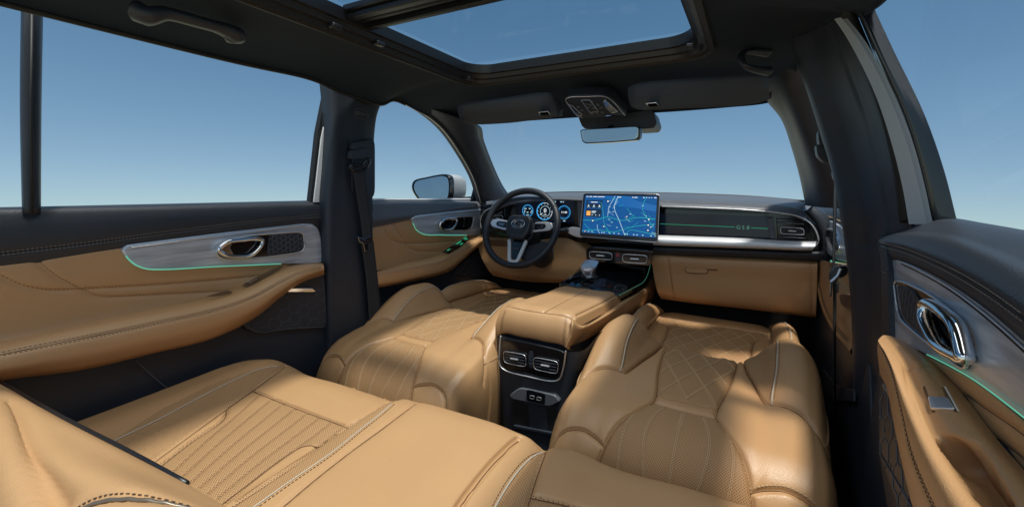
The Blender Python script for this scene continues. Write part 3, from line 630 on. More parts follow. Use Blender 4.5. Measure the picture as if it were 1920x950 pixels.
# ================================================================== FRONT SEATS (backrests folded flat)
def quilt(S, ym, fs, amp=.0022):
    """ridge pattern: fs = list of functions (s, y) -> signed distance of line families"""
    X, Y = S.Sgrid, S.Ygrid; H = np.zeros_like(X)
    for f in fs:
        d = np.abs(f(X, Y)); H = np.maximum(H, np.exp(-(d/.0028)**2))
    return H*amp
def seat(sgn, label):
    X0 = sgn*.408
    t = thing('front_seat', label, 'car seat', (X0, 1.3, 0), 'front seats with folded backrests')
    # ---- backrest: stations ye -> (y, z, half width, bolster height)
    ST = [(1.44, 1.37, .33, .24, .0), (1.39, 1.372, .41, .242, .02), (1.355, 1.36, .450, .246, .045), (1.325, 1.335, .468, .25, .062), (1.25, 1.25, .476, .262, .072), (1.16, 1.16, .477, .268, .058), (1.08, 1.08, .474, .271, .028), (1.02, 1.02, .470, .273, .006),
          (.95, .955, .465, .275, -.004), (.89, .895, .452, .275, -.006), (.845, .852, .428, .272, -.006), (.805, .822, .395, .268, -.006), (.76, .803, .35, .262, -.004), (.70, .80, .29, .255, 0), (.60, .812, .19, .245, 0), (.5, .83, .10, .235, 0)]
    prof = [(0, 0, 0), (.2, .0, 0), (.38, .003, .0), (.5, .002, .02), (.60, -.002, .25), (.70, .0, .66), (.79, -.001, .97), (.89, -.004, 1.03), (.955, -.016, .82), (1.0, -.045, .3), (1.02, -.09, 0), (1.01, -.16, 0), (.97, -.26, 0), (.93, -.34, 0)]
    fq = [p[0] if k < 10 else 1+.05*(k-9) for k, p in enumerate(prof)]; fr = [-v for v in fq[:0:-1]]+fq
    G = []
    for (ye, y, z, wd, b) in ST:
        row = []
        for sg, pr in ((-1, list(reversed(prof))[:-1]), (1, prof)):
            for (f, dz, bb) in pr:
                zz = z+dz*min(1, max(.15, (z-.1)/.3))+b*bb
                row.append((X0+sgn*sg*f*wd, y+(.012*f*f), max(zz, .06)))
        G.append(row)
    G = np.array(G)[:, ::-1] if sgn < 0 else np.array(G)
    frr = np.array(fr); ye = np.array([s_[0] for s_ in ST])
    if sgn < 0: frr = -frr[::-1]*1.0
    A = np.concatenate([np.linspace(frr[0], frr[-1], 300)]); B = np.concatenate([np.linspace(1.44, .75, 260), np.linspace(.745, .5, 30)])
    V = herm(ye, G, B); V = herm(frr, V.transpose(1, 0, 2), A).transpose(1, 0, 2)
    S = Surf(V, A, B); wds = herm(ye[::-1], np.array([s_[3] for s_ in ST])[::-1], B[::-1])[::-1]
    fx = sgn  # mirrored pattern coordinate
    S.Sgrid = A[None, :]*wds[:, None]; S.Ygrid = np.repeat(B[:, None], len(A), 1)
    def L(pts, n=50, m=1):
        p = cr(np.array([(m*q[0], q[1]) for q in pts]), n) if len(pts) > 2 else np.linspace((m*pts[0][0], pts[0][1]), (m*pts[1][0], pts[1][1]), n)
        wv = np.interp(p[:, 1], B[::-1], wds[::-1]); return S.idx(p[:, 0]/wv, p[:, 1])
    ins = [(.098, 1.36), (.094, 1.25), (.082, 1.12), (.067, 1.02), (.0655, .975), (.088, .925), (.118, .875), (.135, .83), (.145, .78), (.150, .70), (.152, .58)]
    valley = [(.112, 1.375), (.118, 1.28), (.133, 1.19), (.146, 1.12), (.158, 1.075)]
    bots = [(.158, 1.075), (.185, 1.064), (.22, 1.045), (.255, 1.01), (.285, .965)]
    pip = [(.172, 1.375), (.193, 1.33), (.196, 1.25), (.188, 1.16), (.170, 1.072)]
    opip = [(.240, 1.37), (.258, 1.32), (.268, 1.2), (.270, 1.1), (.268, .99)]
    lowl = [(.138, .815), (.165, .832), (.205, .838), (.24, .825), (.275, .79)]
    inner = [(.150, .79), (.128, .80), (.122, .75), (.122, .62)]
    outs = [(.21, .79), (.285, .80)]
    bt, bb_ = [(-.067, 1.012), (0, 1.006), (.067, 1.012)], [(-.0655, .972), (0, .966), (.0655, .972)]
    gl = [L(bt), L(bb_)]; 
    for m in (-1, 1): gl += [L(ins, 80, m), L(valley, 50, m), L(bots, 50, m), L(lowl, 40, m)]
    S.groove(gl, .006, .0040, .004, .020)
    vg = np.interp(S.Ygrid, [q[1] for q in valley[::-1]], [q[0] for q in valley[::-1]]); bg_ = np.interp(np.abs(S.Sgrid), [q[0] for q in bots], [q[1] for q in bots])
    bolg = (np.abs(S.Sgrid) > vg) & (S.Ygrid > bg_) & (S.Ygrid > 1.0); Dv = np.min([segdist(S.V, S.samp(*L(q, 40, m), S.V)) for m in (-1, 1) for q in (valley, bots)], axis=0)**.5
    S.disp(np.where(bolg, .016*(1-np.exp(-Dv/.010))*np.clip((1.45-S.Ygrid)/.1, 0, 1)*np.clip((S.Ygrid-bg_)/.16, 0, 1)**.7, 0))
    wl = lambda k: (lambda X, Y: (X-k*.062-(Y-1.17)*.42)*.92)
    wr = lambda k: (lambda X, Y: (X-k*.062+(Y-1.17)*.42)*.92)
    up = quilt(S, 0, [wl(k) for k in range(-3, 4)]+[wr(k) for k in range(-3, 4)])
    insw = np.interp(S.Ygrid, [q[1] for q in ins[::-1]], [q[0] for q in ins[::-1]])
    inm = np.abs(S.Sgrid) < insw-.004
    um = inm & (S.Ygrid > 1.016); lm = inm & (S.Ygrid < .963)
    fan = np.zeros_like(up)
    for k in range(-4, 5):
        c = (k*.030); d = np.abs(S.Sgrid-c*(1+(.97-S.Ygrid)*4.2)-.02*np.sin((S.Ygrid-.8)*18)*np.sign(c)); fan = np.maximum(fan, np.exp(-(d/.0028)**2))
    S.disp(np.where(um, up, 0)+np.where(lm, fan*.0018*np.clip((S.Ygrid-.7)/.1, 0, 1), 0))
    insf = lambda y: np.interp(y, [q[1] for q in ins[::-1]], [q[0] for q in ins[::-1]])
    quilts = []
    for k in range(-4, 5):
        for q_ in (-1, 1):
            yy = np.linspace(1.02, 1.345, 90); xx = k*.062+q_*(yy-1.17)*.42; ok = np.abs(xx) < insf(yy)-.003
            if ok.sum() > 6: quilts.append(L(np.stack([xx[ok], yy[ok]], 1)[::2], 60))
        c = k*.030; yy = np.linspace(.76, .958, 60); xx = c*(1+(.97-yy)*4.2)+.02*np.sin((yy-.8)*18)*np.sign(c); ok = np.abs(xx) < insf(yy)-.003
        if ok.sum() > 6: quilts.append(L(np.stack([xx[ok], yy[ok]], 1)[::2], 60))
    a = (S.A[1:]+S.A[:-1])/2; b = (S.B[1:]+S.B[:-1])/2; X, Y = np.meshgrid(a, b); X = X*np.interp(Y, B[::-1], wds[::-1])
    iw = np.interp(Y, [q[1] for q in ins[::-1]], [q[0] for q in ins[::-1]]); im = np.abs(X) < iw
    vw = np.interp(Y, [q[1] for q in valley[::-1]], [q[0] for q in valley[::-1]]); bw = np.interp(np.abs(X), [q[0] for q in bots], [q[1] for q in bots])
    pw = np.interp(Y, [q[1] for q in pip[::-1]], [q[0] for q in pip[::-1]])
    bol = (np.abs(X) > vw) & (Y > bw) & ~im & (Y > 1.0)
    uv = np.stack([S.Sgrid, S.Ygrid], -1)
    up_m, lo_m, band = im & (Y > 1.009), im & (Y < .969), im & (Y <= 1.009) & (Y >= .969)
    back = S.build('backrest', 'leather', t, ~bol & ~up_m & ~lo_m & ~band, uv)
    S.build('quilted_insert', 'leather_perf', back, up_m, uv); S.build('insert_band', 'leather', back, band, uv); S.build('lower_insert', 'leather_perf', back, lo_m, uv)
    stitch(back, S, quilts, (.0016, -.0016), 'thread', 'quilt_stitching', ln=.0026, gap=.0014, wd=.0009)
    for m in (-1, 1):
        bo = S.build('bolster', 'leather', back, bol & (X*m > 0) & (np.abs(X) >= pw), uv); S.build('bolster_face', 'leather_perf', back, bol & (X*m > 0) & (np.abs(X) < pw), uv)
    seams(back, S, gl, .0010, 'seam', .0005, 'seam')
    lines = [L(pip, 60, m) for m in (-1, 1)]; seams(back, S, lines, .0015, 'piping', .0012, 'piping'); stitch(back, S, lines, (.005, -.005), 'thread_dark', ln=.0028, gap=.0026, wd=.0009)
    op = [L(opip, 60, m) for m in (-1, 1)]; seams(back, S, op, .0012, 'leather', .001, 'outer_piping'); stitch(back, S, op, (.0045, -.0045), 'thread', ln=.0028, gap=.0026, wd=.0009)
    lw_ = [L([(m*.138, .823), (m*.165, .840), (m*.205, .846), (m*.24, .833), (m*.27, .80)], 50) for m in (-1, 1)]
    stitch(back, S, lw_, (0,), 'thread', ln=.004, gap=.003, wd=.0016)
    stitch(back, S, [L([(0+m*.004, 1.0), (m*.004, .9)], 5) for m in (1,)], (0,), 'thread', ln=.003, gap=.003)
    # recliner guide on side, headrest sockets at near end
    for m in (-1, 1):
        p = S.line(*L([(m*.062, .765), (m*.063, .765)], 2))[0][0]; MB().tube([p-[0, .004, .0], p+[0, .012, 0]], .008, n=20).build('headrest_socket', 'leather', back)
    # ---- cushion
    SC = [(1.30, 1.385, .30, .24, 0), (1.34, 1.388, .38, .245, .02), (1.38, 1.40, .415, .25, .055), (1.45, 1.45, .432, .258, .065), (1.55, 1.55, .437, .264, .064), (1.65, 1.65, .440, .267, .055), (1.75, 1.75, .442, .268, .038), (1.83, 1.83, .442, .266, .016),
          (1.88, 1.88, .436, .262, .0), (1.915, 1.91, .418, .258, -.01), (1.95, 1.925, .38, .252, -.01), (2.0, 1.925, .32, .25, 0), (2.1, 1.91, .22, .245, 0)]
    profc = [(0, 0, 0), (.2, .0, 0), (.45, .0, .0), (.62, .0, .0), (.70, -.002, .08), (.76, .0, .55), (.84, .0, .95), (.91, -.004, 1.0), (.97, -.018, .7), (1.0, -.04, .2), (1.02, -.09, 0), (1.02, -.16, 0), (1.0, -.24, 0)]
    fq = [p[0] if k < 10 else 1+.05*(k-9) for k, p in enumerate(profc)]; frc = [-v for v in fq[:0:-1]]+fq
    G = np.array([[(X0+sgn*sg*f*wd, y+.004, max(z+dz+b*bb, .1)) for sg, pr in ((-1, list(reversed(profc))[:-1]), (1, profc)) for (f, dz, bb) in pr] for (ye_, y, z, wd, b) in SC])
    frr = np.array(frc)
    if sgn < 0: G = G[:, ::-1]; frr = -frr[::-1]
    yc = np.array([q[0] for q in SC]); A = np.linspace(frr[0], frr[-1], 260); B = np.concatenate([np.linspace(1.30, 1.99, 240), np.linspace(2.0, 2.1, 10)])
    V = herm(frr, herm(yc, G, B).transpose(1, 0, 2), A).transpose(1, 0, 2); S = Surf(V, A, B); wds = herm(yc, np.array([q[3] for q in SC]), B)
    if (S.N[60, 130, 2]) < 0: S.N = -S.N; S.flip = not S.flip
    S.Sgrid = A[None, :]*wds[:, None]; S.Ygrid = np.repeat(B[:, None], len(A), 1)
    def L(pts, n=50, m=1):
        p = cr(np.array([(m*q[0], q[1]) for q in pts]), n) if len(pts) > 2 else np.linspace((m*pts[0][0], pts[0][1]), (m*pts[1][0], pts[1][1]), n)
        wv = np.interp(p[:, 1], B, wds); return S.idx(p[:, 0]/wv, p[:, 1])
    vl = [(.190, 1.36), (.193, 1.6), (.193, 1.8), (.188, 1.92)]
    band = [(-.19, 1.762), (0, 1.768), (.19, 1.762)]
    tong = [(.192, 1.70), (.165, 1.695), (.145, 1.66), (.138, 1.59), (.135, 1.5), (.133, 1.38)]
    pipc = [(.222, 1.38), (.232, 1.5), (.235, 1.65), (.232, 1.78), (.215, 1.86)]
    gl = [L(band)]+[L(q, 60, m) for m in (-1, 1) for q in (vl, tong)]
    S.groove(gl, .006, .005, .005, .024)
    Dv = np.min([segdist(S.V, S.samp(*L(vl, 40, m), S.V)) for m in (-1, 1)], axis=0)**.5
    S.disp(np.where(np.abs(S.Sgrid) > .1925, .012*(1-np.exp(-Dv/.015))*np.clip((1.93-S.Ygrid)/.08, 0, 1), 0))
    cut = np.interp(S.Ygrid, [1.3, 1.59, 1.66, 1.695, 1.70], [.133, .138, .145, .165, .192])
    im = (np.abs(S.Sgrid) < cut-.004) & (S.Ygrid < 1.757)
    fs = [(lambda X, Y, k=k, q=q: (X-k*.064+q*(Y-1.6)*.55)*.88) for k in range(-6, 7) for q in (-1, 1)]
    S.disp(np.where(im, quilt(S, 0, fs, .0022), 0))
    a = (A[1:]+A[:-1])/2; b = (B[1:]+B[:-1])/2; X, Y = np.meshgrid(a, b); X = X*np.interp(Y, B, wds)
    im = (np.abs(X) < np.interp(Y, [1.3, 1.59, 1.66, 1.695, 1.70], [.133, .138, .145, .165, .192])) & (Y < 1.764); bol = np.abs(X) > .1925
    uv = np.stack([S.Sgrid, S.Ygrid], -1)
    cu = S.build('cushion', 'leather', t, ~im & ~bol, uv); S.build('quilted_insert', 'leather_perf', cu, im, uv)
    for m in (-1, 1): S.build('bolster', 'leather', cu, bol & (X*m > 0), uv)
    qc = []
    for k in range(-6, 7):
        for q_ in (-1, 1):
            yy = np.linspace(1.40, 1.754, 100); xx = k*.064-q_*(yy-1.6)*.55; ok = np.abs(xx) < np.interp(yy, [1.3, 1.59, 1.66, 1.695, 1.70], [.133, .138, .145, .165, .19])-.003
            if ok.sum() > 6: qc.append(L(np.stack([xx[ok], yy[ok]], 1)[::3], 60))
    stitch(cu, S, qc, (.0016,), 'thread', 'quilt_stitching', ln=.004, gap=.0012, wd=.0012)
    seams(cu, S, gl, .0010, 'seam', .0005); lp = [L(pipc, 60, m) for m in (-1, 1)]; seams(cu, S, lp, .0016, 'piping', .0012, 'piping')
    stitch(cu, S, lp, (.005,), 'thread_dark', ln=.003, gap=.003)
    MB().box((X0, 1.60, .14), (.40, .46, .14)).build('seat_base', 'black_plastic', t, bevel=.02)
    for sx_ in (-.17, .17): MB().box((X0+sx_, 1.5, .04), (.05, .8, .06)).build('seat_rail', 'black_plastic', t, bevel=.008)
    sd = MB().box((X0+.272, 1.47, .27), (.02, .40, .16)).build('side_shield', 'black_plastic', t, bevel=.008)
    return t
seat(1, 'tan quilted passenger front seat, backrest folded flat, beside the right-hand door pillar')
seat(-1, 'tan quilted driver seat, backrest folded flat, behind the steering wheel')

# ================================================================== REAR BENCH
bench = thing('rear_bench', 'wide tan leather rear bench with perforated channelled cushion and smooth middle section', 'rear bench', (0, .4, 0))
SB = [(1.05, .66, .16), (.93, .70, .26), (.84, .725, .345), (.78, .728, .395), (.745, .72, .425), (.715, .702, .441), (.68, .675, .449), (.62, .62, .450), (.56, .56, .446), (.4, .4, .44), (.2, .2, .432), (.0, 0, .425), (-.1, -.1, .42)]
PX = [(-.74, -.16), (-.725, -.06), (-.705, -.005), (-.68, .022), (-.65, .026), (-.6, .016), (-.53, .002), (-.4, .002), (-.28, .0), (-.222, .0), (-.20, .002), (-.185, .012), (-.15, .017), (-.03, .019), (.10, .016), (.145, .010), (.165, .0), (.180, -.006), (.195, .004), (.22, .010), (.26, .008), (.30, .0), (.45, .002), (.6, .002), (.68, .01), (.72, -.01), (.75, -.1)]
yb = np.array([q[0] for q in SB]); xb = np.array([q[0] for q in PX])
G = np.array([[(x+(.02 if x < -.6 else 0)*np.clip((ye-.6)/.15, 0, 1), y+(x+.2)*.05*np.clip((ye-.3)/.3, 0, 1)-(.10*max(0, (-x-.60)/.12)**2 if ye > .5 else 0), max(z+dz, .1)) for x, dz in PX] for ye, y, z in SB])
B = np.concatenate([np.linspace(1.05, .79, 30), np.linspace(.785, .0, 300), np.linspace(-.01, -.1, 6)]); A = np.linspace(-.74, .75, 520)
V = herm(xb, herm(yb, G, B).transpose(1, 0, 2), A).transpose(1, 0, 2); S = Surf(V, A, B)
if S.N[200, 250, 2] < 0: S.N = -S.N; S.flip = not S.flip
Q = lambda pts, n=70: S.pxidx(pts, n)
bl = dict(
 bandL=Q([(473, 728), (560, 762), (652, 796)]), left=Q([(537, 683), (512, 700), (473, 728), (420, 765), (350, 815), (285, 862), (250, 886)]),
 split=Q([(745, 744), (735, 746), (715, 758), (690, 775), (652, 797), (600, 833), (520, 888), (440, 940), (400, 968)]),
 tongL=Q([(424, 764), (423, 774), (416, 784), (400, 796), (360, 822), (300, 868), (280, 885)]),
 tongR=Q([(604, 834), (585, 833), (565, 837), (545, 848), (500, 880), (440, 925), (395, 960)]),
 mid=Q([(782, 751), (760, 765), (720, 795), (660, 838), (590, 892), (530, 942), (500, 966)]),
 gap=Q([(975, 815), (965, 822), (930, 855), (900, 890), (870, 930), (855, 955)]),
 rl=Q([(1028, 829), (1020, 845), (1012, 868), (1003, 895), (994, 926), (986, 955)]),
 bandR=Q([(996, 926), (1050, 938), (1110, 955)]))
S.groove([v for k, v in bl.items() if k != 'tongR'], .0045, .0045, .004, .025)
S.groove([bl['gap']], .004, .006, .003, .02)
q, z = proj(S.V); 
ins_px = [(473, 728), (652, 797), (604, 834), (585, 833), (565, 837), (545, 848), (500, 880), (395, 960), (200, 960), (280, 885), (360, 822), (400, 796), (416, 784), (423, 774), (424, 764)]
bol_px = [(525, 684), (537, 683), (512, 700), (473, 728), (420, 765), (350, 815), (285, 862), (150, 960), (120, 960), (213, 824), (300, 768), (380, 728), (450, 700), (490, 689)]
strip_px = [(745, 745), (652, 798), (600, 834), (520, 889), (400, 969), (455, 969), (540, 905), (620, 850), (690, 795), (735, 757)]
rp_px = [(1024, 845), (1010, 870), (986, 955), (925, 955), (950, 915), (975, 882), (1000, 858)]
rb_px = [(996, 927), (1050, 939), (1110, 956), (1110, 980), (985, 980)]
mi, mbo, ms, mr_, mr2 = [S.pxmask(x) for x in (ins_px, bol_px, strip_px, rp_px, rb_px)]
ch = []
for i in range(8):
    q = cr(np.array([P(*p, Z=.444) for p in ((490+22*i, 736+8.8*i), (466+21.5*i, 757+8.8*i), (392+19*i, 818+8.8*i), (318+17*i, 882+9*i))]), 60)
    ch.append(S.idx(q[:, 0], q[:, 1]-(q[:, 0]+.2)*.05*np.clip((q[:, 1]-.3)/.3, 0, 1)))
ch = [(ia[1:], ib[1:]) for ia, ib in ch]
D = np.min([segdist(S.V, S.samp(ia, ib, S.V)) for ia, ib in ch], axis=0)
S.disp(-.0020*np.exp(-(np.sqrt(D)/.0045)**2))
base = ~mi & ~mbo & ~ms & ~mr_ & ~mr2
cu = S.build('bench_cushion', 'leather', bench, base)
S.build('channelled_insert', 'leather_perf', cu, mi); S.build('side_bolster', 'leather_perf', cu, mbo); S.build('perforated_strip', 'leather_perf', cu, ms); S.build('perforated_strip', 'leather_perf', cu, mr_ & ~mi); S.build('right_insert', 'leather_perf', cu, mr2 & ~mr_ & (np.add.outer(S.B[:-1]*0, S.A[:-1]) > .215))
seams(cu, S, [bl[k] for k in ('bandL', 'left', 'split', 'tongL', 'tongR', 'mid', 'rl', 'bandR', 'gap')], .0011, 'seam', .0006)
stitch(cu, S, ch, (.0020, -.0020), 'seam', ln=.0026, gap=.0022, wd=.0006)
pl_ = [Q([(523, 687), (505, 688), (480, 694), (440, 712), (380, 742), (300, 785), (215, 826), (180, 845)])]
pr_ = [Q([(735, 757), (710, 779), (680, 802), (620, 850), (540, 905), (470, 955)])]
pq_ = [Q([(1019, 848), (1005, 853), (985, 868), (960, 898), (940, 930), (925, 958)])]
seams(cu, S, pl_, .0012, 'piping', .0012, 'piping'); seams(cu, S, pr_, .0011, 'piping', .001, 'piping'); seams(cu, S, pq_, .0016, 'piping', .0012, 'piping')
stitch(cu, S, pr_, (.006,), 'thread_dark', ln=.004, gap=.003, wd=.0013); stitch(cu, S, pq_, (-.006,), 'thread_dark', ln=.004, gap=.003, wd=.0013)

# near backrest in the lower left corner
nb = thing('near_seat', 'large tan leather backrest with a dark edge in the near left corner', 'car seat', (-.2, .15, .5))
def E_(pts): return np.array([P(x, y, Y=yy) for x, y, yy in pts])
S = loft([E_([(-180, 640, .155), (0, 728, .175), (120, 795, .19), (250, 862, .20), (350, 915, .205), (430, 962, .21), (520, 1015, .215)])+[0, .03, -.04],
          E_([(-180, 632, .15), (0, 722, .165), (120, 789, .178), (250, 856, .187), (350, 908, .192), (430, 955, .196), (520, 1010, .2)]),
          E_([(-200, 670, .125), (0, 745, .15), (120, 812, .162), (250, 875, .170), (350, 922, .176), (430, 968, .18), (520, 1030, .185)]),
          E_([(-200, 800, .095), (0, 850, .112), (120, 880, .125), (250, 912, .138), (350, 950, .15), (430, 990, .16), (520, 1045, .17)]),
          E_([(-200, 1000, .07), (0, 1000, .085), (120, 1000, .095), (250, 1010, .105), (350, 1030, .115), (430, 1050, .125), (520, 1080, .135)]),
          E_([(-200, 1300, .06), (0, 1250, .07), (120, 1220, .08), (250, 1200, .09), (350, 1180, .1), (430, 1160, .11), (520, 1150, .12)])], 160, 110)
cr1 = S.pxidx([(12, 742), (25, 790), (45, 850), (70, 905), (98, 960)], 50)
arc = S.pxidx([(130, 958), (170, 938), (220, 929), (270, 929), (330, 938), (375, 950), (400, 960)], 60)
fold = S.pxidx([(20, 735), (80, 770), (140, 800), (200, 835)], 40)
S.groove([cr1], .011, .014, .004, .03); S.groove([arc], .004, .005, .002, .01); pass
q, z = proj(S.V); xl = np.interp(q[..., 1], [735, 790, 850, 905, 960, 1100], [10, 25, 45, 70, 98, 150])
S.disp(.012/(1+np.exp(np.clip((q[..., 0]-xl)/5, -40, 40)))*np.clip((q[..., 1]-728)/70, 0, 1)+0*xl)
S.build('leather_cover', 'leather', nb, thick=.003)
seams(nb, S, [arc], .0020, 'piping_dark', .001, 'piping'); stitch(nb, S, [arc], (.006,), 'thread_dark', ln=.003, gap=.003, wd=.001)
tube('edge_trim', cr(E_([(-180, 628, .17), (0, 717, .187), (120, 784, .20), (250, 851, .209), (350, 906, .212)]), 60), .0036, 'satin_black', nb)

# ================================================================== DASHBOARD
dash = thing('dashboard', 'grey and tan car dashboard with a silver band and a dark panel reading GS8', 'dashboard', (0, 1.8, .7))
top_ = loft([K('Y', 2.09, (925, 376), (952, 366), (1030, 364), (1100, 363), (1240, 365), (1400, 371), (1480, 377), (1520, 386)), K('Y', 2.04, (925, 374), (952, 363), (1030, 361.5), (1100, 360.5), (1240, 362), (1400, 368), (1480, 374), (1520, 382)),
             K('Y', 1.95, (925, 376), (952, 366), (1030, 364), (1100, 363), (1240, 366), (1400, 372), (1480, 378), (1524, 388)),
             K('Y', 1.84, (922, 384), (952, 371), (1030, 367), (1100, 367), (1240, 372), (1400, 378), (1480, 385), (1520, 399)), K('Y', 1.765, (922, 392), (952, 377), (1030, 371), (1100, 372), (1240, 381), (1400, 388), (1480, 394), (1512, 406)),
             K('Y', 1.755, (922, 398), (952, 383), (1030, 374), (1100, 376), (1240, 386), (1400, 393), (1480, 400), (1510, 412)), K('Y', 1.79, (922, 402), (952, 387), (1030, 377), (1100, 380), (1240, 389), (1400, 396), (1480, 403), (1508, 415))], 200, 50)
tr_ = top_.pxidx([(1240, 377), (1330, 380), (1400, 384), (1470, 389), (1500, 396)], 60)
top_.groove([tr_], .003, .003, 0); top_.build('top_pad', 'dash_grey', dash); stitch(dash, top_, [tr_], (.003,), 'thread', ln=.004, gap=.004, wd=.0012)
tube('windscreen_seal', cr(K('Y', 2.05, (940, 366), (1030, 362), (1100, 361), (1240, 363), (1400, 369), (1508, 378)), 60), .006, 'rubber', dash)
plate('defroster_slot', K('Y', 1.93, (1462, 385), (1490, 387), (1506, 396), (1500, 397), (1480, 391)), (0, 0, -.004), 'gloss_black', dash, 0)
plate('face_panel', K('Y', 1.80, (900, 385), (1000, 374), (1100, 376), (1240, 386), (1400, 393), (1500, 402), (1535, 425), (1538, 470), (1230, 462), (1000, 450), (900, 440)), (0, .03, 0), 'gloss_black', dash, .004)
dp = plate('trim_display', K('Y', 1.79, (1238, 395), (1430, 403), (1446, 408), (1449, 446), (1430, 446), (1238, 438)), (0, .01, 0), 'screen_black', dash, .002)
plate('panel_step', K('Y', 1.785, (1238, 391), (1442, 400), (1430, 407), (1238, 400)), (0, .006, 0), 'gloss_black', dash, .001)
plate('panel_end', K('Y', 1.775, (1437, 411), (1449, 406), (1455, 448), (1444, 447)), (0, .02, 0), 'dash_grey', dash, .002)
tube('light_line', K('Y', 1.786, (1238, 419.5), (1378, 425.5)), .0009, 'mint_dim', dp); tube('light_line', K('Y', 1.786, (1408, 427), (1440, 428.5)), .0009, 'mint_dim', dp)
for ch_, x_ in (('G', 1384.5), ('S', 1393.5), ('8', 1402.5)): text(ch_, P(x_, 426.5+(x_-1393)*.04, Y=1.785), (1, 0, 0), (0, 0, 1), .019, 'panel_letter', 'mint_faint', dp, .0002)
band = loft([K('Y', 1.79, (1225, 439), (1400, 446), (1500, 452), (1532, 452)), K('Y', 1.755, (1225, 442), (1400, 448), (1500, 454), (1530, 455)), K('Y', 1.735, (1225, 450), (1400, 456), (1500, 461), (1528, 461)), K('Y', 1.735, (1225, 456), (1400, 462), (1500, 466), (1525, 466)), K('Y', 1.765, (1225, 460), (1400, 466), (1500, 470), (1523, 470))], 80, 24)
band.build('silver_band', 'silver_trim', dash)
tube('chrome_outline', cr(K('Y', 1.752, (1238, 386.5), (1330, 390), (1400, 393.5), (1460, 399), (1498, 406), (1520, 419), (1532, 438), (1535, 453), (1527, 463)), 90), .0024, 'satin_metal', dash)
lb = loft([K('Y', 1.785, (1225, 460), (1400, 467), (1500, 471), (1540, 470)), K('Y', 1.76, (1225, 465), (1400, 471), (1500, 475), (1545, 474)), K('Y', 1.765, (1225, 473), (1400, 479), (1500, 484), (1545, 486)), K('Y', 1.80, (1225, 478), (1400, 484), (1500, 489), (1545, 492))], 60, 16)
lb.build('lower_lip', 'black_leather', dash)
endc = loft([K('Y', 1.80, (1505, 392), (1520, 410), (1536, 432), (1538, 465), (1530, 490)), K('Y', 1.765, (1512, 394), (1530, 410), (1544, 434), (1545, 465), (1540, 492)), K('Y', 1.77, (1520, 388), (1540, 404), (1556, 434), (1560, 465), (1556, 495)), K('Y', 1.84, (1522, 382), (1548, 398), (1566, 432), (1572, 465), (1568, 500))], 50, 20)
endc.build('end_pad', 'black_leather', dash)
gb = loft([K('Y', 1.80, (1222, 472), (1300, 478), (1400, 482), (1534, 487)), K('Y', 1.775, (1222, 478), (1300, 484), (1400, 488), (1533, 494)), K('Y', 1.775, (1225, 510), (1300, 515), (1400, 522), (1532, 530)), K('Y', 1.80, (1235, 552), (1300, 562), (1400, 573), (1530, 589)), K('Y', 1.84, (1240, 560), (1300, 568), (1400, 579), (1530, 595))], 120, 50)
gs = [gb.pxidx([(1252, 480), (1257, 515), (1264, 560)], 40), gb.pxidx([(1300, 481), (1400, 486), (1530, 491)], 50), gb.pxidx([(1522, 492), (1524, 540), (1523, 586)], 30)]
gb.groove(gs, .004, .004, 0); gb.build('glovebox_lid', 'leather', dash); seams(dash, gb, gs[:1], .001, 'seam', 0)
hs = cr(smooth_poly(K('Y', 1.771, (1284, 499), (1325, 501), (1328, 513), (1286, 511)), .3, 4), 50, True)
tube('handle_gap', hs, .0016, 'seam', dash, closed=True); plate('glovebox_handle', hs, (0, .004, 0), 'leather', dash, .001); tube('finger_gap', K('Y', 1.771, (1328, 505), (1345, 506)), .003, 'seam', dash)
kl = loft([K('Y', 1.84, (895, 438), (980, 440), (1060, 428), (1080, 440), (1110, 462), (1125, 470)), K('Y', 1.80, (895, 446), (980, 452), (1056, 446), (1078, 452), (1105, 472), (1120, 480)), K('Y', 1.79, (900, 475), (980, 486), (1052, 480), (1080, 484), (1105, 492), (1118, 500)), K('Y', 1.80, (915, 505), (980, 515), (1050, 520), (1080, 520), (1100, 520), (1110, 530)), K('Y', 1.85, (925, 517), (980, 527), (1050, 530), (1080, 530), (1100, 530), (1105, 540))], 90, 40)
kl.build('knee_panel', 'leather', dash)
plate('switch_bank', K('Y', 1.785, (905, 448), (948, 450), (950, 462), (912, 460)), (0, .005, 0), 'seam', dash, .001, .2)
plate('silver_corner', cr(smooth_poly(K('Y', 1.74, (1060, 430), (1070, 425), (1092, 428), (1092, 447), (1075, 443), (1064, 437)), .3, 4), 50, True), (0, .02, 0), 'satin_metal', dash, .004)
plate('under_dash', [(-.78, 1.93, .80), (.78, 1.93, .80), (.78, 2.0, .0), (-.78, 2.0, .0)], (0, .02, 0), 'carpet', dash, 0)
def vent(parent, q, Y, name='air_vent', nrows=3, ring='satin_metal', nx=(0, -1, 0), tab=True, rw=.0016):
    """q: four corners (top left, top right, bottom right, bottom left) in world space"""
    q = np.array(q); nx = np.array(nx, float); out_ = cr(smooth_poly(q, .22, 4), 64, True)
    v = MB().prism(out_+nx*.001, -nx*.012).build(name, 'gloss_black', parent, bevel=.001, smooth=False)
    MB().tube(out_+nx*.0025, rw, n=6, closed=True).build('vent_ring', ring, v, auto=False)
    for k in range(nrows):
        f = (k+1)/(nrows+1); a = q[0]*(1-f)+q[3]*f; b = q[1]*(1-f)+q[2]*f; a, b = a+(b-a)*.06, b+(a-b)*.06
        MB().tube([a+nx*.002, b+nx*.002], .0018, n=6).build('vent_slat', 'black_plastic', v)
    if tab:
        c = q.mean(0)+nx*.005; e = (q[1]-q[0])*.17; MB().tube([c-e, c+e], .0028, n=8).build('vent_tab', 'satin_metal', v)
    return v
rv = K('Y', 1.785, (1456, 409), (1512, 413), (1520, 452), (1458, 447)); plate('vent_housing', rv, (0, .01, 0), 'gloss_black', dash, .002)
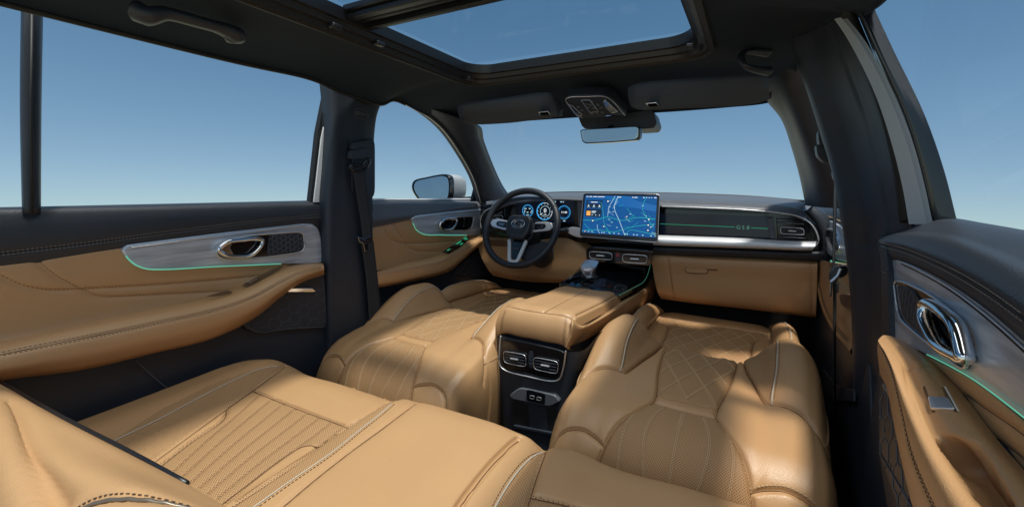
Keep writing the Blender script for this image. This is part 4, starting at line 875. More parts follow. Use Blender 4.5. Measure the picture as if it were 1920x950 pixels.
vent(dash, K('Y', 1.772, (1463, 425), (1506, 428), (1508, 440), (1464, 438)), 0)
for (a, b) in (((1458, 417), (1508, 420)), ((1459, 443), (1512, 446))): tube('vent_blade', K('Y', 1.775, a, b), .002, 'dark_chrome', dash)
lv = K('Y', 1.785, (905, 388), (946, 386), (948, 416), (903, 418)); plate('vent_housing', lv, (0, .01, 0), 'gloss_black', dash, .002)
vent(dash, K('Y', 1.772, (925, 405), (943, 404), (943, 413), (924, 414)), 0, nrows=1)
tube('chrome_outline', cr(K('Y', 1.77, (925, 388), (908, 397), (901, 412), (902, 428)), 30), .0024, 'satin_metal', dash)
plate('vent_panel', cr(smooth_poly(K('Y', 1.66, (1100, 463), (1222, 471), (1224, 480), (1219, 499), (1108, 490), (1099, 486)), .15, 3), 60, True), (0, .04, 0), 'gloss_black', dash, .002)
vent(dash, K('Y', 1.655, (1105, 471), (1147, 474), (1148, 487), (1107, 484)), 0, nrows=2)
vent(dash, K('Y', 1.655, (1167, 476), (1214, 479), (1212, 494), (1169, 491)), 0, nrows=2)
hb = plate('hazard_button', K('Y', 1.657, (1152, 473), (1164, 474), (1164, 490), (1153, 489)), (0, .004, 0), 'black_plastic', dash, .001)
MB().tube(K('Y', 1.655, (1158, 474.5), (1161, 480), (1155, 480)), .0007, n=4, closed=True).build('hazard_triangle', 'red_light', hb)
for x in (1155, 1160.5): plate('button_mark', K('Y', 1.655, (x-1.2, 485), (x+1.2, 485), (x+1.2, 486.5), (x-1.2, 486.5)), (0, .001, 0), 'hex_line', hb, 0)

# centre display
sd_ = thing('touch_screen', 'wide central touch screen showing a blue road map', 'touch screen', tuple(P(1162, 405, Y=1.70)))
c4 = [P(1094, 362.5, Y=1.725), P(1237, 364.5, Y=1.725), P(1233, 454.5, Y=1.70), P(1086.5, 443, Y=1.70)]
ex = (c4[1]-c4[0]); ey = (c4[3]-c4[0]); nz_ = np.cross(ex, ey); nz_ /= np.linalg.norm(nz_); nz_ = nz_ if nz_[1] < 0 else -nz_
MB().prism(smooth_poly(c4, .04, 4), -nz_*.014).build('screen_body', 'black_plastic', sd_, bevel=.002)
tube('screen_rim', smooth_poly(c4, .05, 4), .0013, 'satin_metal', sd_, closed=True, n=6)
def SC_(u, v, lift=.0012):
    a = c4[0]*(1-u)*(1-v)+c4[1]*u*(1-v)+c4[2]*u*v+c4[3]*(1-u)*v; return a+nz_*lift
def spoly(pts, lift, name, m, parent): return MB().prism([SC_(u, v, lift) for u, v in pts], -nz_*.0003).build(name, m, parent, smooth=False)
sf = spoly([(.03, .045), (.97, .04), (.965, .905), (.03, .905)], .0006, 'map_display', 'screen_base', sd_)
spoly([(.28, .045), (.6, .045), (.75, .16), (.965, .24), (.965, .36), (.72, .30), (.5, .27), (.36, .16)], .0009, 'map_river', 'screen_deep', sf)
def road(pts, wd, m, name='map_road'):
    p = cr(np.array(pts), 40); q = np.array([SC_(u, v, .0013) for u, v in p]); return MB().tube(q, wd, n=4).build(name, m, sf, smooth=False)
for pts, wd, m in [([(.03, .62), (.2, .60), (.36, .52), (.55, .58), (.75, .50), (.96, .52)], .0011, 'screen_road'), ([(.26, .2), (.30, .45), (.33, .7), (.42, .9)], .0011, 'screen_road'), ([(.48, .05), (.44, .3), (.52, .6), (.60, .9)], .0012, 'screen_road_pale'),
                   ([(.03, .86), (.25, .82), (.45, .84), (.7, .70), (.96, .62)], .0010, 'screen_road'), ([(.84, .05), (.80, .3), (.88, .55), (.95, .7)], .0009, 'screen_road'), ([(.36, .5), (.37, .3), (.42, .12), (.44, .05)], .0009, 'screen_road_pale'),
                   ([(.05, .70), (.12, .8), (.2, .9)], .0009, 'screen_road'), ([(.6, .9), (.66, .78), (.8, .8), (.96, .84)], .0009, 'screen_road'), ([(.23, .70), (.24, .8), (.27, .9)], .0009, 'screen_road_pale'), ([(.6, .30), (.66, .42), (.72, .52)], .0007, 'screen_road')]: road(pts, wd, m)
rr_ = random.Random(11)
for k in range(16):
    u, v, a = rr_.uniform(.3, .93), rr_.uniform(.1, .82), rr_.uniform(-1, 1); l = rr_.uniform(.06, .16)
    road([(u, v), (u+l*.5*math.cos(a), v+l*.6*math.sin(a)+.01), (min(.96, u+l*math.cos(a)), min(.88, max(.07, v+l*1.3*math.sin(a))))], .0005, 'screen_road' if k % 3 else 'screen_road_pale', 'map_side_road')
for k in range(12):
    u, v = rr_.uniform(.3, .93), rr_.uniform(.12, .82); spoly([(u-.012, v-.006), (u+.012, v-.006), (u+.012, v+.006), (u-.012, v+.006)], .0012, 'map_place_name', 'screen_road_pale', sf)
def disc(u, v, r, m, name, parent=sf, lift=.0018):
    c = SC_(u, v, lift); a = ex/np.linalg.norm(ex); b = np.cross(nz_, a); return MB().prism([c+r*(a*math.cos(t)+b*math.sin(t)) for t in np.linspace(0, 2*math.pi, 16, endpoint=False)], -nz_*.0004).build(name, m, parent, smooth=False)
def bar(u0, v0, u1, v1, m, name, parent, lift=.0020): return spoly([(u0, v0), (u1, v0), (u1, v1), (u0, v1)], lift, name, m, parent)
c1_ = bar(.055, .15, .275, .33, 'screen_card', 'info_card', sf, .0016); bar(.075, .175, .255, .225, 'screen_base', 'card_bar', c1_); bar(.12, .19, .21, .205, 'screen_white', 'card_line', c1_, .0024)
for u in (.09, .165, .24): disc(u, .275, .0028, 'screen_white', 'card_icon', c1_, .0024); bar(u-.018, .30, u+.018, .312, 'screen_road_pale', 'card_line', c1_, .0024)
c2_ = bar(.055, .35, .275, .53, 'screen_card', 'music_card', sf, .0016); bar(.07, .40, .125, .505, 'screen_orange', 'album_tile', c2_); bar(.14, .40, .20, .42, 'screen_white', 'card_line', c2_, .0024); bar(.14, .44, .19, .452, 'screen_road_pale', 'card_line', c2_, .0024)
for u in (.15, .2, .25): disc(u, .49, .0018, 'screen_white', 'card_icon', c2_, .0024)
for u, v, r in ((.35, .17, .0065), (.165, .62, .0065), (.32, .735, .0055), (.885, .53, .0055), (.88, .65, .0055), (.88, .76, .0055), (.61, .49, .0045)):
    d0 = disc(u, v, r, 'screen_card', 'map_button'); disc(u, v, r*.5, 'screen_white', 'button_mark', d0, .0022)
for k, u in enumerate((.07, .12, .17, .3, .33, .40, .46, .52, .60, .63, .71, .75, .82, .92)): bar(u-.008, .862, u+.008, .882, 'screen_orange' if k == 0 else 'screen_road_pale', 'dock_icon', sf)
for u0, u1 in ((.05, .075), (.09, .13), (.145, .20), (.21, .30), (.48, .52), (.66, .68), (.69, .73), (.80, .82), (.84, .85), (.87, .88), (.90, .91), (.935, .965)): bar(u0, .065, u1, .08, 'screen_white', 'status_icon', sf)

# driver display
dd = thing('driver_display', 'wide dark driver display with three round blue dials behind the steering wheel', 'driver display', tuple(P(1025, 397, Y=1.78)))
YD = 1.785
MB().prism(smooth_poly(K('Y', YD+.002, (964, 371), (1082, 372), (1083, 424), (960, 420)), .06, 3), (0, .015, 0)).build('display_body', 'gloss_black', dd, bevel=.002)
ds_ = MB().prism(K('Y', YD, (972, 374), (1077, 376), (1075, 418), (970, 414)), (0, .001, 0)).build('display_face', 'screen_black', dd, smooth=False)
MB().prism(smooth_poly(K('Y', YD-.012, (1082, 372), (1092, 374), (1089, 424), (1083, 422)), .2, 3), (0, .03, 0)).build('side_bracket', 'dash_grey', dd, bevel=.002)
def dring(px, py, r, m, wd, name, a0=0, a1=360):
    c = P(px, py, Y=YD-.003); t = np.radians(np.linspace(a0, a1, 48)); p = np.array([c+r*np.array([math.cos(q), 0, math.sin(q)]) for q in t]); return MB().tube(p, wd, n=5, closed=(a1-a0 == 360)).build(name, m, ds_, smooth=False)
for px, py, r in ((989.5, 395, .027), (1057.5, 398, .029)):
    g = dring(px, py, r, 'screen_cyan', .0013, 'dial_ring'); dring(px, py, r*.8, 'screen_deep', .0008, 'dial_inner')
dring(1021, 396, .038, 'screen_cyan', .0022, 'dial_ring', 100, 310); dring(1021, 396, .038, 'screen_white', .0008, 'dial_ring'); dring(1022, 396, .024, 'screen_road_pale', .0009, 'dial_inner')
for a in range(0, 360, 30):
    c = P(1021, 396, Y=YD-.004); d = np.array([math.cos(math.radians(a)), 0, math.sin(math.radians(a))]); MB().tube([c+d*.031, c+d*.035], .0007, n=4).build('dial_tick', 'screen_white', ds_, smooth=False)
tube('dial_needle', [P(1021, 396, Y=YD-.005)+[-.022, 0, -.018], P(1021, 396, Y=YD-.005)+[-.010, 0, -.008]], .0009, 'screen_white', ds_)
for s_, px, py, sz in (('0', 1022, 395, .026), ('km/h', 1022, 402, .006), ('11:40', 1057.5, 398, .013)): text(s_, P(px, py, Y=YD-.004), (1, 0, 0), (0, 0, 1), sz, 'display_digits', 'screen_white', ds_)
for px, py, w_ in ((985, 391, 4), (993, 391, 3), (983, 398, 2), (989, 398, 3), (996, 398, 3), (989, 403, 5), (984, 395, 2), (997, 395, 2), (992, 377, 3), (1006, 377, 3), (1040, 378, 4), (1052, 378.5, 3), (1056, 378.5, 2), (1045, 414, 8), (1058, 414, 4)):
    MB().prism(K('Y', YD-.003, (px-w_/2, py-.8), (px+w_/2, py-.8), (px+w_/2, py+.8), (px-w_/2, py+.8)), (0, .001, 0)).build('display_icon', 'screen_road_pale', ds_, smooth=False)

# ================================================================== STEERING WHEEL
sw0 = np.array([-.400, 1.695, .775]); t_ = math.radians(24)
sw_ = thing('steering_wheel', 'black leather steering wheel with silver spokes and oval emblem', 'steering wheel', tuple(sw0))
u1, u2, u3 = np.array([1, 0, 0]), np.array([0, math.sin(t_), math.cos(t_)]), np.array([0, -math.cos(t_), math.sin(t_)])
SWP = lambda x, y, z=0: sw0+u1*x+u2*y+u3*z
ang = np.linspace(0, 2*math.pi, 120, endpoint=False)
rimc = np.array([SWP(.178*math.cos(a), .178*math.sin(a)*(1 if math.sin(a) > -.85 else 1)) for a in ang])
MB().tube(rimc, .0145, n=14, closed=True, r2=.0165, up=u3).build('rim', 'black_leather', sw_, auto=False)
for a in (35, 145, 205, 335):
    A_ = math.radians(a); c = np.array([math.cos(A_), math.sin(A_)]); th = np.linspace(0, 2*math.pi, 20, endpoint=False)
    MB().tube([SWP(*(c*(.178+.0168*math.cos(q))), .0172*math.sin(q)) for q in th], .0008, n=4, closed=True).build('rim_seam', 'rubber', sw_)
def wplate(pts, z, d, name, m, parent, bev=.004, r=.25, n=60):
    p = cr(smooth_poly(np.array([[x, y, 0] for x, y in pts]), r, 4), n, True); return MB().prism([SWP(a[0], a[1], z) for a in p], u3*d).build(name, m, parent, bevel=bev)
hub = wplate([(-.062, .030), (-.045, .052), (.045, .052), (.062, .030), (.056, -.035), (.03, -.062), (-.03, -.062), (-.056, -.035)], -.005, .032, 'hub_pad', 'black_leather', sw_, .010)
lp_ = [SWP(.032*math.cos(a), .020*math.sin(a)+.008, .0275) for a in ang]
em_ = MB().tube(lp_, .0022, n=6, closed=True).build('emblem', 'chrome', hub, auto=False)
MB().tube(cr(np.array([SWP(.033*math.cos(a), .020*math.sin(a)+.008-.001, .0275)*0+SWP(x, y+.008, .0275) for a, (x, y) in zip(range(9), ((.020, .011), (.008, .0135), (-.012, .011), (-.020, 0), (-.012, -.010), (.006, -.012), (.018, -.008), (.019, 0), (.002, .0)))]), 50), .0020, n=6).build('emblem_bar', 'chrome', em_, auto=False)
tube('pad_seam', cr(np.array([SWP(x, y, .0272) for x, y in ((-.042, .035), (0, .040), (.042, .035), (.046, 0), (.03, -.028), (0, -.034), (-.03, -.028), (-.046, 0))]), 60, True), .0007, 'rubber', hub, closed=True)
for m in (-1, 1):
    sp_ = wplate([(m*.165, .030), (m*.165, -.002), (m*.06, -.025), (m*.055, .022), (m*.12, .034)], -.012, .014, 'spoke', 'black_plastic', sw_, .003)
    wplate([(m*.150, .028), (m*.158, .010), (m*.145, -.006), (m*.07, -.020), (m*.068, -.010), (m*.12, .0), (m*.126, .012), (m*.118, .022), (m*.07, .020), (m*.07, .027), (m*.12, .034)], .0, .005, 'spoke_trim', 'satin_metal', sp_, .0015, .15)
    bt_ = wplate([(m*.122, .021), (m*.128, .010), (m*.118, -.001), (m*.075, -.008), (m*.073, .018)], .001, .006, 'thumb_pad', 'gloss_black', sp_, .002)
    wplate([(m*.112, .014), (m*.112, .004), (m*.084, .0), (m*.084, .012)], .0065, .002, 'thumb_roller', 'dark_chrome', bt_, .001)
for m in (-1, 1):
    wplate([(m*.036, -.055), (m*.050, -.060), (m*.030, -.150), (m*.018, -.168), (0, -.168), (0, -.154), (m*.014, -.15)], -.012, .012, 'lower_spoke', 'silver_trim', sw_, .002, .15)
wplate([(-.034, -.055), (.034, -.055), (.014, -.148), (-.014, -.148)], -.012, .006, 'spoke_infill', 'gloss_black', sw_, .002)
wplate([(-.014, -.098), (.014, -.098), (.014, -.101), (-.014, -.101)], -.004, .002, 'spoke_mark', 'hex_line', sw_, 0, .1)
MB().tube([SWP(0, -.01, -.16), SWP(0, -.005, -.03)], [.055, .06], n=24, r2=[.055, .06]).build('column_shroud', 'black_plastic', sw_, bevel=.006)
MB().prism(smooth_poly([SWP(.01, -.07, -.05), SWP(.12, -.03, -.05), SWP(.14, -.10, -.05), SWP(.10, -.155, -.04), SWP(.0, -.13, -.04)], .25, 4), -u3*.08).build('column_cover', 'black_plastic', sw_, bevel=.01)
MB().tube([SWP(.06, .0, -.05), SWP(.13, .004, -.045), SWP(.185, .010, -.04), SWP(.215, .016, -.036)], [.007, .007, .010, .011], n=12).build('stalk', 'black_plastic', sw_)
MB().tube([SWP(-.06, .0, -.05), SWP(-.13, .0, -.045), SWP(-.19, .0, -.04)], [.007, .007, .009], n=12).build('stalk', 'black_plastic', sw_)

# ================================================================== CENTRE CONSOLE
cc = thing('centre_console', 'tan leather centre console with armrest lid, gear lever deck and rear air vents', 'centre console', (0, 1.3, 0))
lidc = lambda py, Z, xs: np.array([P(x, y, Z=Z) for x, y in xs])
rowsL = []
def lidrow(y, z, xl, xr, r=.022, drop=.035, tilt=0):
    return np.array([(xl-.002, y, z-drop), (xl, y, z-r), (xl+.004, y, z-.008), (xl+.016, y, z), (xl*.65+xr*.35, y, z+.003), (xl*.5+xr*.5, y, z+.004), (xl*.35+xr*.65, y, z+.003), (xr-.016, y, z), (xr-.004, y, z-.008), (xr, y, z-r), (xr+.002, y, z-drop)])
LR = [lidrow(1.485, .555, -.092, .126), lidrow(1.475, .582, -.092, .126), lidrow(1.45, .590, -.094, .126), lidrow(1.3, .595, -.108, .118), lidrow(1.15, .600, -.125, .108), lidrow(1.10, .600, -.133, .103), lidrow(1.077, .592, -.136, .102), lidrow(1.062, .572, -.137, .101, .01, .02), lidrow(1.056, .545, -.137, .1, .005, .01), lidrow(1.060, .520, -.136, .098, .003, .006), lidrow(1.085, .508, -.133, .096, .003, .006)]
LA = np.array(LR); d = np.concatenate([[0], np.cumsum(np.linalg.norm(np.diff(LA[:, 5], axis=0), axis=1))]); da = np.concatenate([[0], np.cumsum(np.linalg.norm(np.diff(LA[3], axis=0), axis=1))])
Bc = np.linspace(0, d[-1], 160); Ac = np.linspace(0, da[-1], 120); V = herm(da, herm(d, LA, Bc).transpose(1, 0, 2), Ac).transpose(1, 0, 2); S = Surf(V, Ac, Bc)
if S.N[60, 60, 2] < 0: S.N = -S.N; S.flip = not S.flip
g_ = [S.pxidx([(943, 571), (1000, 582), (1060, 590), (1076, 596)], 60), S.pxidx([(1020, 584), (1060, 562), (1103, 542)], 50), S.pxidx([(1082, 590), (1120, 572), (1158, 552)], 50)]
S.groove(g_, .004, .004, .001); S.build('armrest_lid', 'leather', cc); seams(cc, S, g_[:2], .001, 'seam', .0002)
s_ = [S.pxidx([(1062, 594), (1058, 625), (1056, 652)], 40), S.pxidx([(951, 575), (942, 600), (940, 628)], 30)]; stitch(cc, S, s_, (.003, -.003), 'thread_dark', ln=.003, gap=.003); seams(cc, S, s_, .0007, 'seam', 0); stitch(cc, S, [g_[2]], (.003,), 'thread_dark', ln=.003, gap=.003)
# sides (tan upper, black lower)
sdp = loft([K('X', .098, (1072, 596), (1090, 606), (1165, 562), (1200, 540), (1212, 524), (1220, 500), (1226, 474)), np.array([*K('X', .112, (1074, 606), (1094, 612)), *K('X', .150, (1170, 566), (1206, 544), (1222, 526), (1232, 502), (1236, 478))]), np.array([*K('X', .110, (1070, 630), (1094, 622)), *K('X', .152, (1172, 580), (1212, 556), (1234, 540), (1246, 520), (1250, 484))]), np.array([*K('X', .100, (1062, 652), (1100, 636)), *K('X', .140, (1160, 602), (1205, 577), (1240, 560), (1256, 545), (1262, 490))])], 90, 30)
sdp.build('side_panel', 'leather', cc, thick=.004)
edge_ = sdp.pxidx([(1096, 612), (1165, 571), (1204, 548), (1222, 528), (1230, 500)], 50); seams(cc, sdp, [edge_], .0009, 'seam', .0003)
MB().prism([(-.13, 1.085, .51), (.095, 1.085, .515), (.105, 1.3, .54), (.13, 1.8, .60), (.13, 1.8, .0), (.10, 1.1, .0), (-.13, 1.1, .0), (-.13, 1.8, .0), (-.13, 1.8, .6)][:2]+[(.105, 1.085, 0), (-.13, 1.085, 0)], (0, .05, 0)).build('rear_core', 'black_plastic', cc)
MB().box((-.013, 1.45, .26), (.215, .70, .50)).build('console_body', 'black_plastic', cc, bevel=.01)
lc = loft([np.array([(-.137, 1.06, .52), (-.12, 1.3, .54), (-.12, 1.75, .62)]), np.array([(-.137, 1.06, .45), (-.125, 1.3, .47), (-.125, 1.75, .5)])], 20, 8); lc.build('side_panel', 'leather', cc, thick=.004)
# rear face
YR = 1.052
rf = loft([K('Y', YR+.03, (930, 628), (926, 690), (935, 760), (940, 830)), K('Y', YR+.005, (937, 628), (935, 690), (945, 760), (950, 830)), K('Y', YR, (960, 634), (960, 696), (965, 760), (970, 840)), K('Y', YR, (1040, 652), (1040, 714), (1040, 765), (1042, 850)), K('Y', YR+.005, (1064, 658), (1056, 716), (1052, 760), (1048, 850)), K('Y', YR+.12, (1130, 620), (1110, 680), (1090, 740), (1070, 850))], 60, 50)
rf.build('rear_panel', 'black_plastic', cc)
gp = plate('gloss_panel', cr(smooth_poly(K('Y', YR-.006, (940, 632), (1061, 658), (1056, 690), (1050, 707), (1040, 712), (948, 691), (940, 684), (939, 660)), .2, 4), 80, True), (0, .01, 0), 'gloss_black', cc, .002)
tube('chrome_frame', cr(K('Y', YR-.010, (939, 629), (937, 655), (937.5, 684), (946, 693), (992, 706), (1037, 714), (1049, 710), (1056, 690), (1061, 657)), 80), .0022, 'satin_metal', gp)
vent(gp, K('Y', YR-.010, (945, 657), (986.5, 664.5), (986.5, 687), (946, 678.5)), 0, nrows=3, rw=.0011); vent(gp, K('Y', YR-.010, (1001, 668.5), (1047, 677), (1045.5, 700), (1002, 691)), 0, nrows=3, rw=.0011)
th_ = MB().prism(smooth_poly(K('Y', YR-.008, (991, 657), (1000, 659), (999, 690), (991, 688)), .3, 3), (0, .004, 0)).build('wheel_slot', 'black_plastic', gp)
for y in (668, 674, 680): MB().tube(K('Y', YR-.011, (992.5, y), (998, y+1)), .0014, n=6).build('thumb_wheel', 'dark_chrome', th_)
plate('storage_ledge', cr(smooth_poly(K('Y', YR-.012, (955, 740), (975, 726), (1040, 740), (1049, 753), (1030, 762), (990, 754), (960, 748)), .2, 3), 60, True), (0, .03, 0), 'dash_grey', cc, .003)
up_ = plate('usb_plate', smooth_poly(K('Y', YR-.015, (987, 730), (1022, 738), (1021, 758), (987, 751)), .12, 3), (0, .004, 0), 'gloss_black', cc, .001)
for q in (((993.5, 740.5), (1001.5, 742), (1001.5, 747.5), (993.5, 746)), ((1006.5, 743.5), (1014.5, 745), (1014.5, 750.5), (1006.5, 749))):
    MB().tube(cr(smooth_poly(K('Y', YR-.016, *q), .25, 3), 24, True), .0009, n=5, closed=True).build('usb_port', 'satin_metal', up_)
plate('storage_opening', smooth_poly(K('Y', YR-.004, (960, 752), (1045, 768), (1044, 812), (962, 796)), .1, 3), (0, .004, 0), 'rubber', cc, 0)
plate('storage_lip', smooth_poly(K('Y', YR-.01, (962, 796), (1044, 812), (1044, 818), (964, 802)), .1, 3), (0, .01, 0), 'black_plastic', cc, .002)
# front deck
dk = [P(1048, 530, X=-.092), P(1088, 508, X=-.085), P(1106, 488, X=-.075), P(1218, 496, X=.145), P(1213, 524, X=.145), P(1160, 553, X=.125)]
plate('gear_deck', dk, (0, 0, -.02), 'gloss_black', cc, .002)
plate('deck_lid', smooth_poly([P(1104, 539, X=.02), P(1125, 522, X=.02), P(1176, 528, X=.10), P(1158, 549, X=.10)], .12, 3)+np.array([0, 0, .003]), (0, 0, -.003), 'screen_black', cc, .001)
plate('button_pad', smooth_poly([P(1064, 529, X=-.07), P(1082, 518, X=-.07), P(1114, 523, X=-.01), P(1096, 536, X=-.01)], .12, 3)+np.array([0, 0, .003]), (0, 0, -.003), 'black_plastic', cc, .001)
for (a, b, c1, d1, m) in (((1070, 524), (1082, 520), (1088, 522), (1076, 527), 'satin_metal'), ((1088, 522), (1095, 519), (1108, 522), (1101, 526), 'black_plastic'), ((1075, 530), (1082, 527), (1093, 529), (1086, 533), 'black_plastic'), ((1060, 528), (1068, 525), (1074, 527), (1066, 531), 'dark_chrome')):
    plate('deck_button', [P(*q, X=-.04)+[0, 0, .004] for q in (a, b, c1, d1)], (0, 0, -.006), m, cc, .0015)
tube('light_strip', cr(np.array([P(1160, 554.5, X=.127), P(1186, 541, X=.138), P(1207, 528, X=.146), P(1214, 515, X=.148), P(1219, 497, X=.148)])+[.001, -.001, .002], 40), .0007, 'mint_faint', cc)
base_ = P(1106, 519, X=-.01)
def lring(w_, d_, y_, h_): 
    p = smooth_poly(np.array([(-w_, -d_, 0), (w_, -d_, 0), (w_, d_, 0), (-w_, d_, 0)]), .3, 5)+np.array([0, y_, h_]); p[:, 2] += (p[:, 1]-y_)*.35*(h_ > .02); return p+base_
V, F = ringloft([lring(*q) for q in ((.018, .020, 0, 0), (.017, .019, 0, .008), (.019, .022, -.003, .021), (.024, .028, -.007, .036), (.028, .033, -.010, .046), (.028, .033, -.010, .050), (.024, .029, -.010, .053), (.002, .002, -.010, .054))])
gv = MB().add(V, F).build('gear_lever', 'satin_metal', cc)
fc = np.array([base_+q for q in ((-.025, -.0455, .038), (.025, -.0455, .038), (.016, -.0260, .009), (-.016, -.0260, .009))])
bt2 = plate('lever_face', smooth_poly(fc, .15, 3), (0, .003, 0), 'silver_trim', gv, .001)
for k in range(4):
    f = .2+.2*k; a_, b_ = fc[0]*(1-f)+fc[3]*f, fc[1]*(1-f)+fc[2]*f; e = (b_-a_)*.25; MB().tube([a_+e+[0, -.001, 0], b_-e+[0, -.001, 0]], .0016, n=5).build('lever_mark', 'dark_chrome', bt2)
tube('lever_boot', cr(np.array([base_+[.03*math.cos(a), .038*math.sin(a), .002] for a in np.linspace(0, 2*math.pi, 12, endpoint=False)]), 40, True), .004, 'gloss_black', cc, closed=True)
# ================================================================== CEILING FITTINGS
def visor(label, topc, botc, clip):
    t = thing('sun_visor', label, 'sun visor', tuple(topc.mean(0)), 'sun visors')
    S = loft([topc+[0, .004, .012], topc+[0, -.002, .004], topc*.85+botc*.15+[0, -.004, -.010], topc*.5+botc*.5+[0, -.002, -.014], topc*.12+botc*.88+[0, 0, -.008], botc, botc+[0, .002, .016]], 60, 30); S.build('visor_pad', 'visor_fabric', t)
    return t
v1 = visor('left dark fabric sun visor above the steering wheel', np.array([P(859, 204, Z=1.225), P(870, 200, Z=1.235), P(940, 190, Z=1.245), P(1028, 180, Z=1.25), P(1040, 186, Z=1.245), P(1052, 205, Z=1.225)]),
      np.array([P(868, 226, Z=1.19), P(880, 233, Z=1.188), P(950, 231, Z=1.188), P(1015, 223, Z=1.19), P(1042, 219, Z=1.195), P(1055, 213, Z=1.205)]), None)
v2 = visor('right dark fabric sun visor above the passenger side', np.array([P(1178, 172, Z=1.235), P(1192, 164, Z=1.25), P(1260, 157, Z=1.25), P(1350, 151, Z=1.25), P(1425, 147, Z=1.245), P(1442, 155, Z=1.235)]),
      np.array([P(1186, 198, Z=1.205), P(1198, 205, Z=1.195), P(1280, 203, Z=1.19), P(1370, 199, Z=1.19), P(1425, 192, Z=1.195), P(1446, 182, Z=1.205)]), None)
for v_, q in ((v1, ((1013, 212), (1030, 210), (1036, 219), (1018, 221))), (v2, ((1213, 196), (1232, 194), (1238, 202), (1220, 204)))):
    qq = [P(x, y, Z=1.198)-[0, .012, 0] for x, y in q]; cl = plate('visor_clip', qq, (0, .006, 0), 'black_plastic', v_, .001); MB().tube(np.array(qq)[[0, 1, 2, 3]], .0009, n=4, closed=True).build('clip_edge', 'satin_metal', cl)
oh = thing('overhead_console', 'dark overhead console with two reading lamps and a row of buttons', 'overhead console', tuple(P(1115, 200, Z=1.25)))
def OH(x, y, dz=0): z = 1.242-(y-180)*.0011; return P(x, y, Z=z)+np.array([0, -.001, dz])
op_ = np.array([OH(*q) for q in ((1059, 184), (1067, 180), (1100, 178.5), (1134, 178.5), (1147, 185), (1175, 214), (1170, 217), (1142, 216), (1133, 220), (1092, 221), (1081, 215), (1068, 200))])
body = MB().prism(cr(smooth_poly(op_, .15, 3), 80, True), (0, .02, .03)).build('console_shell', 'black_plastic', oh, bevel=.003)
MB().tube(cr(np.array([OH(*q, -.003) for q in ((1092, 219), (1082, 214), (1069, 199), (1061, 185), (1068, 181), (1100, 179.5), (1133, 179.5), (1146, 186), (1172, 215))]), 80), .0014, n=6).build('chrome_frame', 'satin_metal', body, auto=False)
for q in (((1067, 194), (1074, 196), (1092, 213), (1084, 216), (1076, 208)), ((1132, 188), (1137, 187), (1158, 207), (1147, 209), (1136, 199))):
    l_ = MB().prism([OH(*p_, -.003) for p_ in q], (0, 0, .004)).build('reading_lamp', 'dark_chrome', body, bevel=.001); MB().tube([OH(*p_, -.005) for p_ in q], .0011, n=5, closed=True).build('lamp_rim', 'satin_metal', l_)
MB().tube([OH(*p_, -.004) for p_ in ((1090, 186), (1106, 185), (1122, 207), (1106, 209))], .0009, n=5, closed=True).build('button_frame', 'satin_metal', body)
for x, y in ((1098, 195), (1106, 196), (1102, 201), (1112, 202), (1084, 200), (1090, 206), (1120, 196), (1126, 201), (1108, 190), (1109, 213), (1119, 212), (1128, 210)): plate('console_button', [OH(x-2, y-1, -.003), OH(x+3, y-1, -.003), OH(x+4, y+1.2, -.003), OH(x-1, y+1.2, -.003)], (0, 0, .003), 'hex_line' if (x+y) % 2 else 'dash_grey', body, 0)
rm = thing('rear_view_mirror', 'frameless black rear view mirror under its sensor housing', 'mirror', tuple(P(1145, 252, Y=1.5)))
hs_ = np.array([P(x, y, Y=1.60) for x, y in ((1084, 218), (1130, 219), (1160, 214), (1200, 208), (1222, 206), (1226, 212), (1231, 231), (1226, 240), (1200, 242), (1096, 241), (1090, 235))])
MB().prism(cr(smooth_poly(hs_, .15, 3), 60, True), (0, .10, -.004)).build('sensor_housing', 'black_plastic', rm, bevel=.006)
for x in (1114, 1130): tube('sensor_eye', [P(x, 229, Y=1.595)+.007*np.array([math.cos(a), 0, math.sin(a)]) for a in np.linspace(0, 6.28, 20, endpoint=False)], .0008, 'hex_line', rm, closed=True)
MB().tube([P(1145, 240, Y=1.60), P(1145, 250, Y=1.52)], .012, n=12).build('mirror_stem', 'black_plastic', rm)
mo = cr(smooth_poly(np.array([P(x, y, Y=yy) for x, y, yy in ((1087, 245, 1.510), (1093, 242, 1.510), (1145, 239.5, 1.507), (1194, 236, 1.504), (1200, 240, 1.504), (1199, 258, 1.507), (1193, 263, 1.507), (1145, 267, 1.510), (1098, 269.5, 1.513), (1091, 265, 1.513))]), .2, 3), 70, True)
MB().prism(mo, (.004, .022, 0)).build('mirror_case', 'gloss_black', rm, bevel=.003)
mc = mo.mean(0); MB().prism((mo-mc)*[.955, .955, .87]+mc+[0, -.0016, 0], (0, .001, 0)).build('mirror_lens', 'mirror_glass', rm, smooth=False)
def handle(label, pts, r, mounts, loc, r2=None):
    t = thing('grab_handle', label, 'grab handle', tuple(loc), 'ceiling grab handles')
    p = cr(pts, 60); rr = np.interp(np.linspace(0, 1, 60), [0, .12, .3, .7, .88, 1], [r*1.35, r*1.1, r*.8, r*.8, r*1.1, r*1.35]); MB().tube(p, rr, n=12, r2=rr*(r2 or .7)).build('grip', 'black_plastic', t, auto=False)
    for a in mounts: MB().tube([a, a+[0, 0, .02]], r*1.6, n=14).build('mount', 'black_plastic', t, bevel=.003)
    return t
hp_ = K('X', -.52, (264, 42, -.50), (276, 30, -.50), (308, 26, -.495), (370, 41, -.49), (420, 56, -.495), (440, 66, -.50), (434, 80, -.50))
hp_[0] += [-.01, 0, .02]; hp_[-1] += [-.01, 0, .02]; handle('long folding grab handle over the large rear side window', hp_, .020, [], hp_[2])
